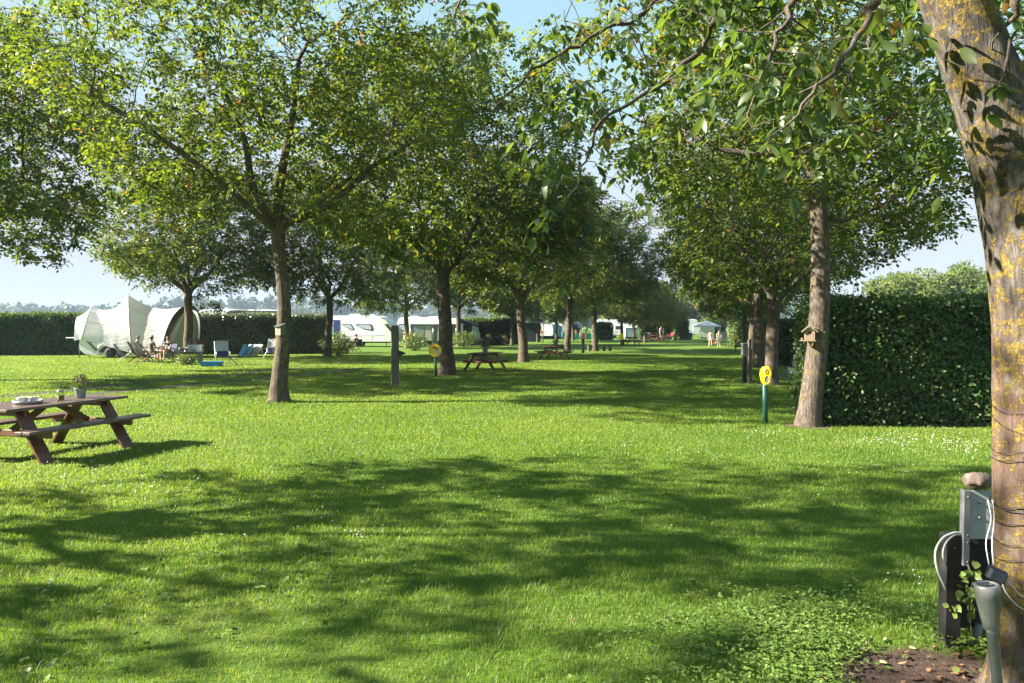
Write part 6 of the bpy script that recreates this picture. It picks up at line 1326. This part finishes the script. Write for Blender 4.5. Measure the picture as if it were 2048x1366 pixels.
# far pitches
p = at(1020, 688, 78); e = empty("shade_canopy", (p.x, 78, 0), R(0), "dim canopy on poles between the leafy hedge and the leaning limbed tree", "awning", "awnings and tents")
m = MB(); m.add([Vector(q) for q in ((-.1, 0, 2.15), (3.6, 0, 2.05), (3.6, 2.4, 2.5), (-.1, 2.4, 2.6))], [(0, 1, 2, 3)]); m.add([Vector(q) for q in ((.5, 2.3, .02), (3.3, 2.3, .02), (3.3, 2.3, 2.3), (.5, 2.3, 2.3))], [(0, 1, 2, 3)]); m.build("roof", M_CANVASD, e)
for x in (0, 1.6, 3.5): m = MB(); m.tube([(x, 0, 0), (x, 0, 2.12)], .05, 6); m.build("pole", M_POSTWOOD, e)
p = at(1051, 686, 96); caravan("white caravan with two small windows left of the striped blue tent", (p.x, 96, 0), R(-8), 3.6, 2.5, windows=[[(.5, 1.85), (.95, 1.85), (.95, 1.2), (.5, 1.2)], [(.9 + .5, 1.85), (2.0, 1.85), (2.0, 1.1), (1.4, 1.1)]], nose=.5, wheel=1.8, roof=[(1.2, .6, .1)])
aw = awning("white roofed light blue tent with dark blue diagonal stripes", 1077, 1124, 97, 1.78, 2.42, 2.6, M_CANVASB, M_CANVASW, [("window", .06, .28, .5, 1.55, M_GLASSL), ("window", .74, .86, .35, 1.6, M_GLASSL), ("skirt", .0, 1.0, .03, .3, M_NAVY)])
m = MB(); W_ = at(1124, 690, 97).x - at(1077, 690, 97).x
for k in range(3): m.prism([(W_ * .36 + .3 * k - .3, .25), (W_ * .36 + .3 * k - .12, .25), (W_ * .62, 1.6 - .32 * k + .1), (W_ * .62, 1.35 - .32 * k + .1)], (0, -.02, 0), (1, 0, 0), (0, 0, 1), .02)
m.build("dark_stripe", plain("stripe_blue", (.03, .10, .32), .7), aw)
caravan("white caravan rising behind the striped blue tent", (at(1078, 690, 100).x, 100.2, 0), 0, 4.6, 2.75, nose=.5, roof=[(1.0, .8, .14), (3.2, 1.0, .1)], wheel=2.2)
awning("low dark navy tent behind the turquoise screen", 1133, 1160, 101, 1.6, 2.35, 2.4, M_CANVASD, M_CANVASD, [("window", .6, .9, .7, 1.4, M_GLASSD), ("panel", .84, .99, 1.5, 1.75, M_CANVASW)])
a, b = at(1124, 690, 93), at(1184, 690, 93); e = empty("wind_screen", (a.x, 93, 0), 0, "turquoise mesh wind screen in front of the dark tent", "screen"); W_ = b.x - a.x
m = MB(); m.box((W_ / 2, 0, .42), (W_, .02, .80)); m.build("mesh_cloth", M_TURQ, e)
for k in range(6): m = MB(); m.tube([(W_ * k / 5, -.02, 0), (W_ * k / 5, -.02, 1.0)], .025, 5); m.build("pole", plain("pale_turquoise_pole", (.35, .6, .6), .5), e)
caravan("long white caravan roof behind the low far hedge", (at(1193, 690, 104).x, 104, 0), 0, 6.0, 2.6, nose=.6, wheel=2.5)
# the far white caravan, seen end on
p = at(1226, 690, 100); e = empty("caravan", (p.x, 100, 0), R(-4), "far boxy white caravan end with one grey window", "caravan", "caravans on the pitches"); W_ = 24 / FPX * 100 + .15
m = MB(); P = []; pr = [(.06, .38), (0, .5), (0, 1.95), (.12, 2.18), (W_ - .12, 2.18), (W_, 1.95), (W_, .5), (W_ - .06, .38)]; n = len(pr)
for y, k in ((0, .04), (.06, 0), (4.5, 0)): P += [Vector((W_ / 2 + (a - W_ / 2) * (1 - k), y, b if b < 1 else b - k)) for a, b in pr]
m.add(P, [tuple(range(n - 1, -1, -1)), tuple(range(2 * n, 3 * n))] + [(r_ * n + i, r_ * n + (i + 1) % n, (r_ + 1) * n + (i + 1) % n, (r_ + 1) * n + i) for r_ in range(2) for i in range(n)]); m.build("body", M_WHITE, e)
m = MB(); m.box((W_ / 2, -.012, 1.48), (W_ * .62, .03, .46), None, 0, .008); m.build("window", M_GLASSD, e); m = MB(); m.box((W_ / 2, -.008, .95), (W_ * .8, .02, .22)); m.build("panel", plain("grey_panel", (.5, .5, .5), .5), e); m = MB(); m.box((W_ / 2, -.02, .48), (W_ * .9, .05, .10)); m.build("bumper", M_GREYP, e)
for s in (.18, W_ - .18): m = MB(); m.lathe([(.0, -.08), (.28, -.08), (.28, .08), (.0, .08)], (s, 2.2, .28), 14, axis=Matrix(((0, 0, 1), (0, 1, 0), (-1, 0, 0))), cap=False); m.build("wheel", M_RUBBER, e)
awning("pale blue grey tent right of the far boxy caravan", 1251, 1287, 98, 1.5, 2.15, 2.6, M_CANVASG, M_CANVASW, [("panel", .05, .35, .1, 1.4, plain("pale_blue_panel", (.35, .42, .55), .7)), ("window", .5, .8, .5, 1.3, M_GLASSL)])
caravan("white roof line behind the far hedge, right of the pale blue grey tent", (at(1318, 690, 112).x, 112, 0), 0, 6.2, 2.72, nose=.6, wheel=2.5)
# bicycle leaning on a far trunk
c = gp(1293, 685); e = empty("bicycle", c, R(35), "bicycle leaning against a thin far trunk", "bicycle")
for x in (-.52, .52):
    m = MB(); m.tube([(x + .33 * math.cos(a), 0, .34 + .33 * math.sin(a)) for a in np.linspace(0, 2 * math.pi, 21)], .02, 5, cap=False); w = m.build("wheel", M_RUBBER, e); m = MB(); [m.tube([(x, 0, .34), (x + .32 * math.cos(k * .785), 0, .34 + .32 * math.sin(k * .785))], .004, 3) for k in range(8)]; m.build("rim", M_ALU, w)
m = MB(); [m.tube(q, .018, 6) for q in ([(-.52, 0, .34), (-.12, 0, .32), (.34, 0, .80), (.52, 0, .34)], [(-.52, 0, .34), (-.22, 0, .82), (-.12, 0, .32)], [(-.2, 0, .78), (.34, 0, .80), (.30, 0, .98)])]; m.build("frame", M_GREYP, e)
m = MB(); m.box((-.24, 0, .90), (.24, .12, .05), None, 0, .02); m.build("saddle", M_BLACK, e); m = MB(); m.tube([(.24, -.25, 1.02), (.32, 0, 1.0), (.24, .25, 1.02)], .014, 5); m.build("handlebar", M_ALU, e)
c = gp(1338, 680.5); camp_chair((c.x, c.y, 0), R(110), "bright red reclining garden chair at the end of the far hedge", M_ALU, M_RED, .55, 1.0, .35)
c = gp(1331, 680.8); camp_chair((c.x, c.y, 0), R(60), "far beige folding chair left of the red reclining chair", M_ALU, M_CREAM, .5, .8)
# white gazebo with people's gear
p = at(1396, 690, 92); e = empty("gazebo", (p.x, 92, 0), 0, "white party gazebo on thin posts left of the walking girls", "gazebo"); W_ = 26 / FPX * 92 + 1.1
for x in (0, W_):
    for y in (0, 2.6): m = MB(); m.tube([(x, y, 0), (x, y, 1.78)], .035, 6); m.build("post", M_WHITE, e)
m = MB(); m.add([Vector(q) for q in ((-.1, -.1, 1.75), (W_ + .1, -.1, 1.75), (W_ + .1, 2.7, 1.75), (-.1, 2.7, 1.75), (W_ * .5 - .1, 1.3, 2.38), (W_ * .5 + .1, 1.3, 2.38))], [(0, 1, 5, 4), (1, 2, 5), (2, 3, 4, 5), (3, 0, 4)]); [m.box((W_ / 2, y, 1.68), (W_ + .2, .02, .16)) for y in (-.1, 2.7)]; m.build("roof", M_CANVASW, e)
m = MB(); m.add([Vector(q) for q in ((W_ * .35, 2.6, .4), (W_, 2.6, .02), (W_, 2.6, 1.7), (W_ * .35, 2.6, 1.7))], [(0, 1, 2, 3)]); m.build("side_sheet", M_CANVASW, e)
c = gp(1451, 686); camp_chair((c.x, c.y, 0), R(185), "grey striped high backed chair right of the girl in black", M_ALU, plain("striped_grey", (.32, .30, .34), .8), .55, 1.15, .15)
p = gp(1379, 680); e = empty("storage_bin", (p.x, p.y, 0), 0, "blue plastic bin right of the bright hedge end block", "bin"); m = MB(); m.lathe([(.28, .02), (.34, .72), (.36, .74), (.36, .80), (.001, .84)], n=14, cap=False); m.build("bin_body", plain("deep_blue_bin", (.02, .05, .20), .5), e); m = MB(); m.lathe([(.38, .80), (.38, .84), (.1, .90), (.001, .90)], n=14, cap=False); m.build("lid", M_NAVY, e)
# terracotta planters
for k, (px, py, h, lab) in enumerate(((975, 690, .62, "slim terracotta planter at the left foot of the leafy hedge"), (1008, 690.5, .52, "wide terracotta planter right of the slim one by the leafy hedge"), (962, 690.5, .45, "small terracotta pot beside the dark awning annex"))):
    c = gp(px, py); e = empty("planter", c, 0, lab, "planter", "terracotta planters"); r_ = h * .42
    m = MB(); m.lathe([(r_ * .6, 0), (r_ * .9, h * .7), (r_ * 1.05, h * .74), (r_ * 1.05, h * .82), (r_ * .9, h * .82), (.001, h * .72)], n=16, cap=False); m.build("pot", M_TERRA, e)
    n = 90; rng = np.random.default_rng(500 + k); d = rng.normal(size=(n, 3)); d /= np.linalg.norm(d, axis=1)[:, None]; d[:, 2] = abs(d[:, 2]); V, F, T_ = leaflets(d * np.array([r_, r_, h * .7]) + np.array([0, 0, h * .75]), d, rng.normal(0, .6, (n, 3)) + np.array([0, 0, .6]), rng.uniform(.10, .18, n), rng.uniform(.05, .09, n), rng.random(n), rng); mesh_np("foliage", V, F, M_BUSH, e, T_)
# ---------------------------------------------------------------- haze
def haze(density):
    m = MB(); x0, x1, y0, y1, z0, z1 = -900, 900, -60, 800, -1.2, 26
    m.box(((x0 + x1) / 2, (y0 + y1) / 2, (z0 + z1) / 2), (x1 - x0, y1 - y0, z1 - z0))
    t = NT("haze_air"); v = t.n("ShaderNodeVolumePrincipled"); v.inputs["Color"].default_value = (.62, .80, 1.0, 1); v.inputs["Density"].default_value = density; v.inputs["Anisotropy"].default_value = .0
    t.l(v.outputs[0], t.out.inputs["Volume"]); tag(m.build("haze", t.mat), kind="stuff")
haze(.00032)
